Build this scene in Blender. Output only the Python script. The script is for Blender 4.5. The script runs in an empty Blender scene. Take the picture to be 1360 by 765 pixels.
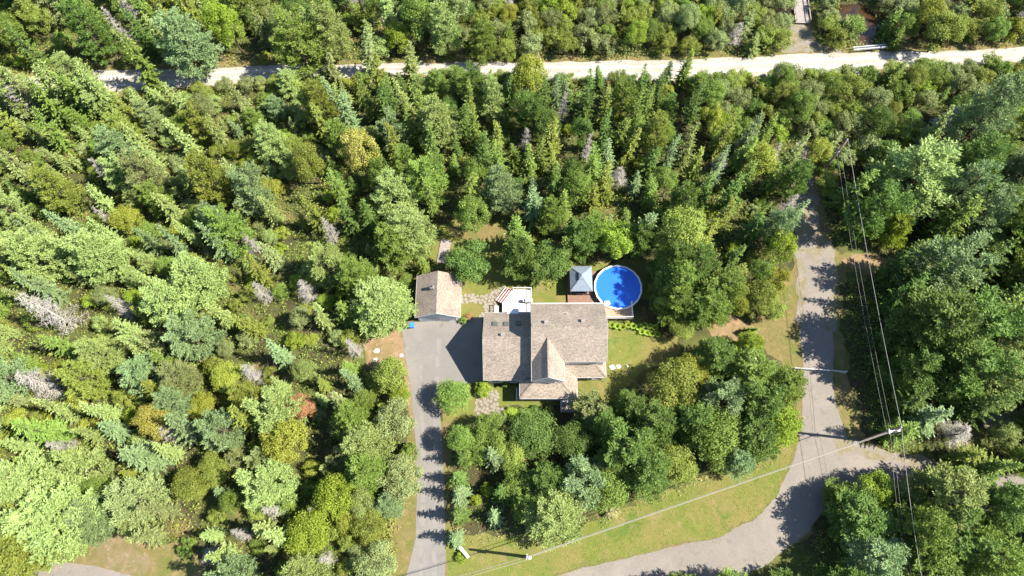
import bpy, bmesh, math, random
import numpy as np
from mathutils import Vector, Matrix, noise
from mathutils.geometry import delaunay_2d_cdt
C = bpy.context.scene.collection
random.seed(7)
R = math.radians

# ------------------------------------------------------------------ camera, world, sun, exposure
F, CX, CY, HC = 907.0, 680.0, 382.5, 101.0            # a drone about 100 m up, looking steeply down
CAMP = Vector((-0.13, -32.59, HC))
dn = Vector(((690 - CX) / F, -(740 - CY) / F, -1)).normalized()
Zw = -dn
Xw = Vector((1, 0, 0)); Xw = (Xw - Zw * Xw.dot(Zw)).normalized()
Yw = Zw.cross(Xw)
M3 = Matrix((Xw, Yw, Zw))
cam = bpy.data.objects.new('camera', bpy.data.cameras.new('camera')); C.objects.link(cam)
cam.data.sensor_width = 36; cam.data.lens = F / 1360 * 36
cam.data.clip_start = 1; cam.data.clip_end = 3000
cam.matrix_world = Matrix.Translation(CAMP) @ M3.to_4x4()
bpy.context.scene.camera = cam

SUN_EL, SUN_AZ = R(49.5), R(-7.0)                      # azimuth measured from +x towards +y
world = bpy.data.worlds.new('World'); bpy.context.scene.world = world
world.use_nodes = True
wn = world.node_tree.nodes; wl = world.node_tree.links
sky = wn.new('ShaderNodeTexSky'); sky.sky_type = 'NISHITA'; sky.sun_disc = False
sky.altitude = 1000; sky.dust_density = 0.4; sky.sun_elevation = SUN_EL; sky.sun_rotation = R(90) - SUN_AZ
bg = wn['Background']; bg.inputs['Strength'].default_value = 0.10
wl.new(sky.outputs[0], bg.inputs[0])
sd = bpy.data.lights.new('sun', 'SUN'); sd.energy = 5.0; sd.angle = R(0.53); sd.color = (1.0, 0.94, 0.83)
sun = bpy.data.objects.new('sun', sd); C.objects.link(sun)
S = Vector((math.cos(SUN_EL) * math.cos(SUN_AZ), math.cos(SUN_EL) * math.sin(SUN_AZ), math.sin(SUN_EL)))
sun.rotation_euler = S.to_track_quat('Z', 'Y').to_euler(); sun.location = (60, -10, 90)
vs = bpy.context.scene.view_settings
vs.view_transform = 'Standard'; vs.look = 'None'; vs.exposure = 1.5; vs.gamma = 1
cy = bpy.context.scene.cycles
cy.max_bounces = 6; cy.diffuse_bounces = 3; cy.glossy_bounces = 2; cy.transmission_bounces = 3; cy.transparent_max_bounces = 4


def G(x, y, z=0.0):
    """world xy of the surveyed point seen at photo pixel x, y and lying at height z"""
    d = M3 @ Vector(((x - CX) / F, -(y - CY) / F, -1))
    p = CAMP + d * ((z - HC) / d.z)
    return Vector((p.x, p.y))


def PX(p):
    c = M3.transposed() @ (Vector(p) - CAMP)
    return CX + F * c.x / -c.z, CY - F * c.y / -c.z


# ------------------------------------------------------------------ materials
def mat(name):
    m = bpy.data.materials.new(name); m.use_nodes = True
    n = m.node_tree.nodes; return m, n, m.node_tree.links, n['Principled BSDF']


def ramp(n, stops):
    r = n.new('ShaderNodeValToRGB'); e = r.color_ramp.elements
    while len(e) < len(stops): e.new(0.5)
    for k, (p, c) in enumerate(stops): e[k].position = p; e[k].color = (*c, 1)
    return r


def noise_node(n, l, co, scale, detail=5, rough=0.6, dist=0.0):
    t = n.new('ShaderNodeTexNoise'); t.inputs['Scale'].default_value = scale
    t.inputs['Detail'].default_value = detail; t.inputs['Roughness'].default_value = rough
    t.inputs['Distortion'].default_value = dist
    if co is not None: l.new(co, t.inputs['Vector'])
    return t


def mixc(n, l, fac, a, b, mode='MIX'):
    m = n.new('ShaderNodeMix'); m.data_type = 'RGBA'; m.blend_type = mode
    for sock, v in ((m.inputs[0], fac), (m.inputs[6], a), (m.inputs[7], b)):
        if isinstance(v, (int, float)): sock.default_value = v
        elif isinstance(v, tuple): sock.default_value = (*v, 1)
        else: l.new(v, sock)
    return m.outputs[2]


def bump(n, l, bs, h, strength, dist=0.05):
    b = n.new('ShaderNodeBump'); b.inputs['Strength'].default_value = strength; b.inputs['Distance'].default_value = dist
    l.new(h, b.inputs['Height']); l.new(b.outputs[0], bs.inputs['Normal'])


def ground_mat(name, layers, base, rough=0.95, bs_=0.6, fine=0.3):
    """base colour stops on a fine noise, then (scale, lo, hi, colour) patches laid over it"""
    m, n, l, b = mat(name)
    co = n.new('ShaderNodeTexCoord').outputs['Object']
    t = noise_node(n, l, co, base[0], 6, 0.7)
    rp = ramp(n, base[1]); l.new(t.outputs['Fac'], rp.inputs[0]); col = rp.outputs[0]
    for sc, lo, hi, c in layers:
        q = noise_node(n, l, co, sc, 7, 0.68, 0.4)
        qr = ramp(n, [(lo, (0, 0, 0)), (hi, (1, 1, 1))]); l.new(q.outputs['Fac'], qr.inputs[0])
        col = mixc(n, l, qr.outputs[0], col, c)
    f = noise_node(n, l, co, 14, 4, 0.7)
    fr = ramp(n, [(0.3, (1 - fine,) * 3), (0.7, (1 + fine * 0.8,) * 3)]); l.new(f.outputs['Fac'], fr.inputs[0])
    col = mixc(n, l, 1.0, col, fr.outputs[0], 'MULTIPLY')
    l.new(col, b.inputs['Base Color']); b.inputs['Roughness'].default_value = rough
    b.inputs['Specular IOR Level'].default_value = 0.2
    bump(n, l, b, f.outputs['Fac'], bs_, 0.08)
    return m


def plain(name, c, rough=0.6, var=0.15, scale=6, metal=0.0, bmp=0.15, spec=0.4):
    m, n, l, b = mat(name)
    co = n.new('ShaderNodeTexCoord').outputs['Object']
    t = noise_node(n, l, co, scale, 6, 0.65)
    rp = ramp(n, [(0.25, tuple(v * (1 - var) for v in c)), (0.75, tuple(min(1, v * (1 + var)) for v in c))])
    l.new(t.outputs['Fac'], rp.inputs[0]); l.new(rp.outputs[0], b.inputs['Base Color'])
    b.inputs['Roughness'].default_value = rough; b.inputs['Metallic'].default_value = metal
    b.inputs['Specular IOR Level'].default_value = spec
    if bmp: bump(n, l, b, t.outputs['Fac'], bmp, 0.02)
    return m


def leaf_mat(name, a, b_, transl=0.22, scale=0.9):
    """leaves: per-leaf tint attribute, per-tree random and clump noise choose between two leaf colours"""
    m, n, l, bs = mat(name)
    at = n.new('ShaderNodeAttribute'); at.attribute_name = 'tint'
    oi = n.new('ShaderNodeObjectInfo')
    co = n.new('ShaderNodeTexCoord').outputs['Object']
    t = noise_node(n, l, co, scale, 3, 0.6)
    s1 = n.new('ShaderNodeMath'); s1.operation = 'MULTIPLY_ADD'; s1.inputs[1].default_value = 0.55
    l.new(at.outputs['Fac'], s1.inputs[0])
    s2 = n.new('ShaderNodeMath'); s2.operation = 'MULTIPLY_ADD'; s2.inputs[1].default_value = 0.6
    l.new(t.outputs['Fac'], s2.inputs[0]); l.new(s2.outputs[0], s1.inputs[2])
    s3 = n.new('ShaderNodeMath'); s3.operation = 'MULTIPLY_ADD'; s3.inputs[1].default_value = 0.36; s3.inputs[2].default_value = -0.24
    l.new(oi.outputs['Random'], s3.inputs[0]); l.new(s3.outputs[0], s2.inputs[2])
    rp = ramp(n, [(0.1, a), (0.85, b_)]); l.new(s1.outputs[0], rp.inputs[0])
    hs = n.new('ShaderNodeHueSaturation'); l.new(rp.outputs[0], hs.inputs['Color'])
    hm = n.new('ShaderNodeMath'); hm.operation = 'MULTIPLY_ADD'; hm.inputs[1].default_value = 0.03; hm.inputs[2].default_value = 0.492
    l.new(oi.outputs['Random'], hm.inputs[0]); l.new(hm.outputs[0], hs.inputs['Hue'])
    l.new(hs.outputs[0], bs.inputs['Base Color'])
    bs.inputs['Roughness'].default_value = 0.55; bs.inputs['Specular IOR Level'].default_value = 0.18
    tr = n.new('ShaderNodeBsdfTranslucent'); l.new(mixc(n, l, 0.5, hs.outputs[0], (0.16, 0.2, 0.02)), tr.inputs['Color'])
    mx = n.new('ShaderNodeMixShader'); mx.inputs[0].default_value = transl
    l.new(bs.outputs[0], mx.inputs[1]); l.new(tr.outputs[0], mx.inputs[2])
    l.new(mx.outputs[0], n['Material Output'].inputs['Surface'])
    return m


def shingle_mat(name, c1, c2, c3):
    m, n, l, b = mat(name)
    uv = n.new('ShaderNodeUVMap').outputs[0]
    br = n.new('ShaderNodeTexBrick'); l.new(uv, br.inputs['Vector'])
    br.inputs['Scale'].default_value = 1.0; br.inputs['Brick Width'].default_value = 0.30; br.inputs['Row Height'].default_value = 0.15
    br.inputs['Mortar Size'].default_value = 0.008; br.inputs['Bias'].default_value = 0.0
    br.inputs['Color1'].default_value = (*c1, 1); br.inputs['Color2'].default_value = (*c2, 1); br.inputs['Mortar'].default_value = (*[v * 0.45 for v in c1], 1)
    t = noise_node(n, l, uv, 3.2, 5, 0.75)
    tr = ramp(n, [(0.5, (0, 0, 0)), (0.62, (0.8, 0.8, 0.8))]); l.new(t.outputs['Fac'], tr.inputs[0])
    col = mixc(n, l, tr.outputs[0], br.outputs['Color'], c3)
    big = noise_node(n, l, uv, 0.35, 4, 0.6)
    bigr = ramp(n, [(0.3, (0.78, 0.78, 0.8)), (0.7, (1.12, 1.1, 1.06))]); l.new(big.outputs['Fac'], bigr.inputs[0])
    col = mixc(n, l, 1.0, col, bigr.outputs[0], 'MULTIPLY')
    g = noise_node(n, l, uv, 4.5, 5, 0.85)
    gr = ramp(n, [(0.3, (0.6, 0.6, 0.6)), (0.7, (1.35, 1.35, 1.35))]); l.new(g.outputs['Fac'], gr.inputs[0])
    col = mixc(n, l, 1.0, col, gr.outputs[0], 'MULTIPLY')
    l.new(col, b.inputs['Base Color']); b.inputs['Roughness'].default_value = 0.95; b.inputs['Specular IOR Level'].default_value = 0.15
    bump(n, l, b, br.outputs['Fac'], -0.6, 0.03)
    return m


def plank_mat(name, c, rough=0.8, plank=0.14):
    m, n, l, b = mat(name)
    oi = n.new('ShaderNodeObjectInfo')
    co = n.new('ShaderNodeTexCoord').outputs['Object']
    t = noise_node(n, l, co, 3.0, 6, 0.7)
    rp = ramp(n, [(0.25, tuple(v * 0.65 for v in c)), (0.75, tuple(v * 1.25 for v in c))]); l.new(t.outputs['Fac'], rp.inputs[0])
    l.new(rp.outputs[0], b.inputs['Base Color']); b.inputs['Roughness'].default_value = rough
    bump(n, l, b, t.outputs['Fac'], 0.2, 0.01)
    return m


MT = {
    'forest_floor': ground_mat('forest_floor', [(0.10, 0.44, 0.60, (0.085, 0.10, 0.025)), (0.22, 0.56, 0.68, (0.16, 0.12, 0.05))], (1.3, [(0.3, (0.028, 0.032, 0.013)), (0.55, (0.06, 0.055, 0.024)), (0.75, (0.10, 0.095, 0.035))])),
    'lawn': ground_mat('lawn', [(0.13, 0.44, 0.62, (0.165, 0.140, 0.045)), (0.45, 0.55, 0.70, (0.21, 0.155, 0.075)), (0.22, 0.56, 0.66, (0.075, 0.115, 0.020))], (0.9, [(0.3, (0.098, 0.122, 0.022)), (0.7, (0.138, 0.150, 0.034))])),
    'dry_grass': ground_mat('dry_grass', [(0.25, 0.45, 0.6, (0.11, 0.115, 0.03)), (0.6, 0.54, 0.68, (0.22, 0.155, 0.08))], (1.6, [(0.3, (0.125, 0.10, 0.037)), (0.7, (0.185, 0.145, 0.06))])),
    'sand': ground_mat('sand', [(0.4, 0.46, 0.6, (0.16, 0.125, 0.05)), (1.2, 0.55, 0.68, (0.29, 0.21, 0.135))], (2.0, [(0.3, (0.20, 0.13, 0.07)), (0.7, (0.26, 0.18, 0.105))])),
    'gravel': ground_mat('gravel', [(0.12, 0.46, 0.62, (0.275, 0.25, 0.21)), (0.8, 0.56, 0.68, (0.23, 0.20, 0.16))], (3.0, [(0.3, (0.27, 0.25, 0.215)), (0.7, (0.36, 0.335, 0.295))]), 0.95, 0.2, 0.10),
    'gravel_pale': ground_mat('gravel_pale', [(0.5, 0.5, 0.65, (0.32, 0.30, 0.26))], (3.0, [(0.3, (0.37, 0.35, 0.31)), (0.7, (0.46, 0.435, 0.39))]), 0.95, 0.2, 0.10),
    'road_asphalt': ground_mat('road_asphalt', [(0.15, 0.46, 0.64, (0.214, 0.185, 0.157)), (0.7, 0.56, 0.68, (0.147, 0.129, 0.114)), (1.6, 0.58, 0.68, (0.227, 0.189, 0.147))], (4.0, [(0.3, (0.164, 0.144, 0.126)), (0.7, (0.197, 0.173, 0.151))]), 0.9, 0.1, 0.16),
    'drive_asphalt': ground_mat('drive_asphalt', [(0.13, 0.44, 0.64, (0.200, 0.184, 0.164)), (0.5, 0.57, 0.70, (0.140, 0.130, 0.118)), (1.4, 0.62, 0.70, (0.208, 0.180, 0.144))], (4.0, [(0.3, (0.152, 0.141, 0.128)), (0.7, (0.180, 0.166, 0.152))]), 0.9, 0.1, 0.12),
    'drive_pale': ground_mat('drive_pale', [(0.6, 0.45, 0.6, (0.165, 0.152, 0.138))], (3.0, [(0.3, (0.180, 0.166, 0.150)), (0.7, (0.205, 0.190, 0.172))]), 0.9, 0.1, 0.12),
    'tan_soil': ground_mat('tan_soil', [(0.5, 0.42, 0.6, (0.13, 0.115, 0.042)), (1.2, 0.55, 0.68, (0.23, 0.18, 0.12))], (2.0, [(0.3, (0.15, 0.115, 0.062)), (0.7, (0.205, 0.155, 0.09))])),
    'trail': ground_mat('trail', [(0.5, 0.45, 0.6, (0.17, 0.145, 0.075)), (1.1, 0.55, 0.68, (0.25, 0.215, 0.175))], (2.0, [(0.3, (0.17, 0.15, 0.125)), (0.7, (0.22, 0.195, 0.16))])),
    'mulch': ground_mat('mulch', [(0.4, 0.44, 0.6, (0.06, 0.075, 0.02))], (2.0, [(0.3, (0.04, 0.035, 0.016)), (0.7, (0.075, 0.06, 0.028))])),
    'joint': ground_mat('joint', [], (2.5, [(0.3, (0.11, 0.095, 0.055)), (0.7, (0.17, 0.15, 0.095))])),
    'stone': plain('stone', (0.215, 0.19, 0.15), 0.9, 0.25, 2.2, bmp=0.4),
    'rock': plain('rock', (0.5, 0.46, 0.4), 0.9, 0.25, 3.0, bmp=0.5),
    'shingle': shingle_mat('shingle', (0.300, 0.250, 0.203), (0.195, 0.162, 0.132), (0.315, 0.268, 0.220)),
    'siding': plain('siding', (0.55, 0.52, 0.45), 0.7, 0.06, 3),
    'white': plain('white', (0.66, 0.66, 0.66), 0.5, 0.05, 4),
    'trim': plain('trim', (0.42, 0.41, 0.40), 0.6, 0.08, 4),
    'deck_white': plain('deck_white', (0.60, 0.565, 0.51), 0.75, 0.08, 1.6),
    'glass': plain('glass', (0.03, 0.05, 0.06), 0.08, 0.1, 2, bmp=0, spec=0.8),
    'skyglass': plain('skyglass', (0.09, 0.13, 0.13), 0.12, 0.1, 2, bmp=0, spec=0.8),
    'dark': plain('dark', (0.03, 0.03, 0.033), 0.6, 0.2),
    'bronze': plain('bronze', (0.10, 0.08, 0.065), 0.55, 0.2),
    'steel_roof': plain('steel_roof', (0.165, 0.205, 0.25), 0.6, 0.08, 1.2, metal=0.0, bmp=0.05),
    'brown_deck': plank_mat('brown_deck', (0.20, 0.115, 0.078)),
    'tan_deck': plank_mat('tan_deck', (0.36, 0.24, 0.16)),
    'red_wood': plank_mat('red_wood', (0.26, 0.055, 0.032)),
    'grey_wood': plank_mat('grey_wood', (0.27, 0.235, 0.215)),
    'pole_wood': plank_mat('pole_wood', (0.23, 0.15, 0.125)),
    'bark': plain('bark', (0.075, 0.058, 0.042), 0.95, 0.35, 5, bmp=0.5),
    'birch_bark': plain('birch_bark', (0.42, 0.38, 0.33), 0.9, 0.3, 5, bmp=0.3),
    'dead_wood': plain('dead_wood', (0.37, 0.345, 0.30), 0.95, 0.3, 2, bmp=0.2),
    'steel': plain('steel', (0.55, 0.56, 0.57), 0.45, 0.1, metal=0.3),
    'cable': plain('cable', (0.30, 0.28, 0.26), 0.6, 0.15),
    'cable_pale': plain('cable_pale', (0.20, 0.175, 0.155), 0.6, 0.12),
    'blue_plastic': plain('blue_plastic', (0.035, 0.20, 0.62), 0.4, 0.08),
    'teal_plastic': plain('teal_plastic', (0.04, 0.19, 0.26), 0.4, 0.08),
    'galv': plain('galv', (0.46, 0.47, 0.48), 0.5, 0.1),
    'grey_door': plain('grey_door', (0.36, 0.42, 0.43), 0.5, 0.06),
}


def pool_mat():
    m, n, l, b = mat('pool_cover')
    co = n.new('ShaderNodeTexCoord').outputs['Object']
    t = noise_node(n, l, co, 0.9, 4, 0.6)
    rp = ramp(n, [(0.3, (0.014, 0.125, 0.66)), (0.7, (0.018, 0.142, 0.70))]); l.new(t.outputs['Fac'], rp.inputs[0])
    l.new(rp.outputs[0], b.inputs['Base Color']); b.inputs['Roughness'].default_value = 0.35
    w = noise_node(n, l, co, 5, 3, 0.6); bump(n, l, b, w.outputs['Fac'], 0.05, 0.02)
    return m


def creek_mat():
    m, n, l, b = mat('creek_water')
    co = n.new('ShaderNodeTexCoord').outputs['Object']
    t = noise_node(n, l, co, 0.5, 5, 0.6, 0.6)
    rp = ramp(n, [(0.35, (0.02, 0.014, 0.008)), (0.65, (0.06, 0.03, 0.012))]); l.new(t.outputs['Fac'], rp.inputs[0])
    l.new(rp.outputs[0], b.inputs['Base Color']); b.inputs['Roughness'].default_value = 0.12
    w = noise_node(n, l, co, 3, 3, 0.6); bump(n, l, b, w.outputs['Fac'], 0.1, 0.03)
    return m


MT['pool'] = pool_mat(); MT['creek'] = creek_mat()
TONES = {   # name: (leaf colour a, b, word)
    'deep': ((0.048, 0.092, 0.018), (0.170, 0.248, 0.052), 'dark green'),
    'mid': ((0.078, 0.130, 0.019), (0.255, 0.335, 0.066), 'mid green'),
    'pale': ((0.120, 0.168, 0.036), (0.375, 0.450, 0.145), 'pale green'),
    'blue': ((0.080, 0.128, 0.044), (0.280, 0.365, 0.155), 'blue-green'),
    'olive': ((0.105, 0.132, 0.018), (0.310, 0.350, 0.068), 'olive green'),
    'lime': ((0.120, 0.180, 0.013), (0.330, 0.415, 0.050), 'bright green'),
    'grey': ((0.105, 0.130, 0.038), (0.340, 0.385, 0.145), 'grey-green'),
    'yellow': ((0.230, 0.225, 0.028), (0.470, 0.430, 0.120), 'yellow'),
    'gold': ((0.150, 0.170, 0.018), (0.370, 0.385, 0.060), 'golden green'),
    'rust': ((0.230, 0.100, 0.045), (0.440, 0.190, 0.110), 'rust red'),
    'straw': ((0.260, 0.220, 0.085), (0.400, 0.340, 0.170), 'straw coloured'),
}
LEAF = {k: leaf_mat('leaf_' + k, v[0], v[1]) for k, v in TONES.items()}


# ------------------------------------------------------------------ mesh helpers
def tag(o, label=None, cat=None, group=None, kind=None):
    if label: o['label'] = label
    if cat: o['category'] = cat
    if group: o['group'] = group
    if kind: o['kind'] = kind
    return o


def empty(name, loc=(0, 0, 0), rz=0.0, **kw):
    o = bpy.data.objects.new(name, None); C.objects.link(o); o.empty_display_size = 0.3
    o.location = loc; o.rotation_euler = (0, 0, rz); return tag(o, **kw)


def mesh_obj(name, v, f, m, parent=None, tint=None, smooth=False, data=None):
    if data is None:
        data = bpy.data.meshes.new(name); data.from_pydata([tuple(map(float, p)) for p in v], [], f)
        if tint is not None:
            a = data.attributes.new('tint', 'FLOAT', 'FACE'); a.data.foreach_set('value', np.asarray(tint, dtype=np.float32))
        if smooth: data.polygons.foreach_set('use_smooth', [True] * len(data.polygons))
        data.materials.append(m); data.update()
    o = bpy.data.objects.new(name, data); C.objects.link(o)
    if parent is not None: o.parent = parent
    return o


class MB:
    """collects solids into one mesh"""
    def __init__(s): s.v = []; s.f = []

    def add(s, v, f):
        k = len(s.v); s.v += [Vector(p) for p in v]; s.f += [tuple(i + k for i in q) for q in f]; return s

    def box(s, x0, x1, y0, y1, z0, z1):
        return s.add([(x0, y0, z0), (x1, y0, z0), (x1, y1, z0), (x0, y1, z0), (x0, y0, z1), (x1, y0, z1), (x1, y1, z1), (x0, y1, z1)],
                     [(3, 2, 1, 0), (4, 5, 6, 7), (0, 1, 5, 4), (1, 2, 6, 5), (2, 3, 7, 6), (3, 0, 4, 7)])

    def slab(s, poly, t):
        """polygon (3D, counter-clockwise from above) thickened downwards by t"""
        n = len(poly); p = [Vector(q) for q in poly]
        return s.add(p + [q - Vector((0, 0, t)) for q in p], [tuple(range(n)), tuple(range(2 * n - 1, n - 1, -1))] +
                     [((i + 1) % n, i, n + i, n + (i + 1) % n) for i in range(n)])

    def bar(s, a, b, w, h):
        a, b = Vector(a), Vector(b); d = (b - a).normalized()
        x = d.cross(Vector((0, 0, 1)))
        x = Vector((1, 0, 0)) if x.length < 1e-4 else x.normalized()
        y = x.cross(d).normalized(); x = x * w / 2; y = y * h / 2
        return s.add([a - x - y, a + x - y, a + x + y, a - x + y, b - x - y, b + x - y, b + x + y, b - x + y],
                     [(0, 1, 2, 3), (7, 6, 5, 4), (4, 5, 1, 0), (5, 6, 2, 1), (6, 7, 3, 2), (7, 4, 0, 3)])

    def tube(s, pts, rad, seg=6):
        pts = [Vector(p) for p in pts]; k = len(s.v); n = len(pts)
        if not isinstance(rad, (list, tuple)): rad = [rad] * n
        for i, p in enumerate(pts):
            d = (pts[min(i + 1, n - 1)] - pts[max(i - 1, 0)]).normalized()
            x = d.cross(Vector((0.3, 0.9, 0.31)))
            x = (x if x.length > 1e-3 else d.cross(Vector((1, 0, 0)))).normalized(); y = d.cross(x)
            for j in range(seg):
                a = 2 * math.pi * j / seg; s.v.append(p + (x * math.cos(a) + y * math.sin(a)) * rad[i])
        for i in range(n - 1):
            for j in range(seg):
                a, b = k + i * seg + j, k + i * seg + (j + 1) % seg
                s.f.append((a, b, b + seg, a + seg))
        s.f.append(tuple(k + j for j in range(seg - 1, -1, -1))); s.f.append(tuple(k + (n - 1) * seg + j for j in range(seg)))
        return s

    def prism(s, prof, axis, a0, a1):
        """profile of (u, z) extruded along axis 'x' or 'y' from a0 to a1"""
        n = len(prof)
        P = (lambda u, z, a: (a, u, z)) if axis == 'x' else (lambda u, z, a: (u, a, z))
        return s.add([P(u, z, a0) for u, z in prof] + [P(u, z, a1) for u, z in prof],
                     [tuple(range(n)), tuple(range(2 * n - 1, n - 1, -1))] + [(i, n + i, n + (i + 1) % n, (i + 1) % n) for i in range(n)])

    def build(s, name, m, parent=None, uv=False, smooth=False, bevel=0.0):
        o = mesh_obj(name, s.v, s.f, m, parent, smooth=smooth); me = o.data
        bm = bmesh.new(); bm.from_mesh(me); bmesh.ops.recalc_face_normals(bm, faces=bm.faces)
        if bevel: bmesh.ops.bevel(bm, geom=list(bm.edges), offset=bevel, segments=1, affect='EDGES')
        if uv:
            lay = bm.loops.layers.uv.new('UVMap')
            for f in bm.faces:
                nn = f.normal; u = Vector((0, 0, 1)).cross(nn)
                u = Vector((1, 0, 0)) if u.length < 0.02 else u.normalized(); w = nn.cross(u)
                for lp in f.loops: lp[lay].uv = (lp.vert.co.dot(u), lp.vert.co.dot(w))
        bm.to_mesh(me); bm.free(); return o


def inside(p, poly):
    x, y = p; c = False; n = len(poly)
    for i in range(n):
        (x0, y0), (x1, y1) = poly[i], poly[i - 1]
        if (y0 > y) != (y1 > y) and x < (x1 - x0) * (y - y0) / (y1 - y0) + x0: c = not c
    return c


def edge_dist(p, poly):
    best = 1e9; px, py = p
    for i in range(len(poly)):
        (x0, y0), (x1, y1) = poly[i], poly[i - 1]
        dx, dy = x1 - x0, y1 - y0; L = dx * dx + dy * dy
        t = 0 if L == 0 else max(0, min(1, ((px - x0) * dx + (py - y0) * dy) / L))
        best = min(best, math.hypot(px - x0 - t * dx, py - y0 - t * dy))
    return best


def GP(pts): return [tuple(G(*p)) for p in pts]


def sheet(name, poly, z, m, rag=0.25, step=0.7, kind='structure'):
    """flat patch of ground with a slightly uneven outline"""
    pts = []
    for i in range(len(poly)):
        a, b = Vector(poly[i]), Vector(poly[(i + 1) % len(poly)]); n = max(1, int((b - a).length / step))
        nn = Vector((b.y - a.y, a.x - b.x)).normalized() if (b - a).length > 1e-6 else Vector((0, 0))
        for k in range(n):
            p = a.lerp(b, k / n)
            pts.append(p + nn * rag * (noise.noise(Vector((p.x * 0.9, p.y * 0.9, z * 60))) * 1.0 + noise.noise(Vector((p.x * 0.25, p.y * 0.25, z * 90))) * 1.4))
    n = len(pts)
    v, e, f, *_ = delaunay_2d_cdt(pts, [(i, (i + 1) % n) for i in range(n)], [], 1, 1e-5)
    o = mesh_obj(name, [(p[0], p[1], z) for p in v], [tuple(q) for q in f], m)
    bm = bmesh.new(); bm.from_mesh(o.data); bmesh.ops.recalc_face_normals(bm, faces=bm.faces)
    if sum(q.normal.z for q in bm.faces) < 0: bmesh.ops.reverse_faces(bm, faces=bm.faces)
    bm.to_mesh(o.data); bm.free()
    return tag(o, kind=kind)


# ------------------------------------------------------------------ the ground and its roads
mesh_obj('ground', [(-900, -700, 0), (900, -700, 0), (900, 1100, 0), (-900, 1100, 0)], [(0, 1, 2, 3)], MT['forest_floor'])['kind'] = 'structure'
GRAVEL = GP([(-260, 122), (-60, 110), (128, 94), (340, 88), (520, 84), (700, 83), (880, 80), (1000, 76), (1060, 71), (1180, 69), (1290, 67), (1360, 62), (1560, 50),
             (1560, 68), (1360, 83), (1200, 89), (1130, 97), (1000, 102), (890, 107), (730, 106), (620, 98), (510, 101), (340, 109), (180, 121), (-60, 134), (-260, 150)])
VERGE_N = GP([(-260, 114), (128, 86), (340, 79), (520, 76), (700, 76), (880, 72), (1000, 66), (1050, 58), (1120, 62), (1180, 60), (1360, 53), (1560, 40),
              (1560, 76), (1360, 91), (1200, 98), (1130, 106), (1000, 109), (890, 113), (730, 112), (620, 106), (510, 108), (340, 117), (180, 130), (-260, 160)])
ROAD = GP([(560, 830), (735, 766), (830, 742), (955, 713), (1000, 690), (1030, 660), (1050, 620), (1062, 585), (1066, 540), (1066, 480), (1062, 420), (1060, 360), (1062, 330),
           (1100, 325), (1112, 360), (1107, 420), (1106, 500), (1112, 545), (1126, 585), (1165, 598), (1230, 612), (1310, 624), (1420, 640), (1420, 668), (1310, 652),
           (1230, 645), (1170, 640), (1125, 648), (1102, 668), (1075, 705), (1020, 750), (930, 790), (760, 840), (640, 880)])
TRAIL = GP([(1062, 332), (1056, 280), (1052, 230), (1054, 200), (1058, 170), (1064, 130), (1076, 130), (1076, 170), (1075, 200), (1080, 240), (1090, 290), (1100, 327)])
LAWN_ROAD = GP([(512, 790), (519, 700), (540, 655), (598, 660), (600, 712), (690, 712), (760, 700), (830, 676), (930, 636), (1020, 612), (1040, 585), (1054, 560), (1072, 560),
                (1070, 600), (1055, 640), (1035, 672), (1000, 703), (955, 724), (830, 754), (735, 778), (560, 842)])
LAWN_W = GP([(512, 790), (520, 690), (530, 655), (545, 560), (600, 560), (600, 600), (598, 700), (592, 790)])
sheet('verge', VERGE_N, 0.006, MT['dry_grass'], 0.6)
sheet('gravel_road', GRAVEL, 0.030, MT['gravel'], 0.22)
sheet('lawn', LAWN_ROAD, 0.008, MT['lawn'], 0.5)
sheet('verge', LAWN_W, 0.012, MT['dry_grass'], 0.4)
sheet('road_shoulder', [tuple(Vector(p) + (Vector(p) - Vector(G(1085, 560))).normalized() * 0.0) for p in ROAD], 0.034, MT['dry_grass'], 1.1)
sheet('road', ROAD, 0.038, MT['road_asphalt'], 0.18)
sheet('path', TRAIL, 0.020, MT['trail'], 0.5)
sheet('undergrowth_floor', GP([(1110, 375), (1150, 368), (1200, 372), (1200, 590), (1150, 592), (1122, 470), (1112, 420)]), 0.0155, MT['mulch'], 1.0)
sheet('verge', GP([(1020, 400), (1056, 350), (1052, 250), (1052, 200), (1080, 200), (1102, 300), (1112, 335), (1160, 335), (1196, 342), (1190, 360), (1150, 366), (1122, 362), (1150, 470), (1160, 590), (1120, 596),
                  (1105, 500), (1080, 480), (1070, 560), (1052, 560), (1056, 500), (1010, 460), (1000, 430)]), 0.014, MT['dry_grass'], 0.6)
sheet('sandy_ground', GP([(1118, 344), (1150, 334), (1190, 344), (1196, 356), (1160, 362), (1130, 358)]), 0.018, MT['sand'], 0.5)
sheet('sandy_ground', GP([(925, 420), (975, 418), (1005, 440), (985, 455), (945, 447)]), 0.018, MT['sand'], 0.5)
sheet('sandy_ground', GP([(1300, 550), (1330, 542), (1375, 540), (1400, 552), (1370, 572), (1310, 568)]), 0.018, MT['trail'], 0.9)
half = len(GRAVEL) // 2
up_, lo_ = GRAVEL[:half], GRAVEL[half:][::-1]


def along(line, x):
    for (x0, y0), (x1, y1) in zip(line, line[1:]):
        if x0 <= x <= x1: return y0 + (y1 - y0) * (x - x0) / (x1 - x0)
    return None


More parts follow.
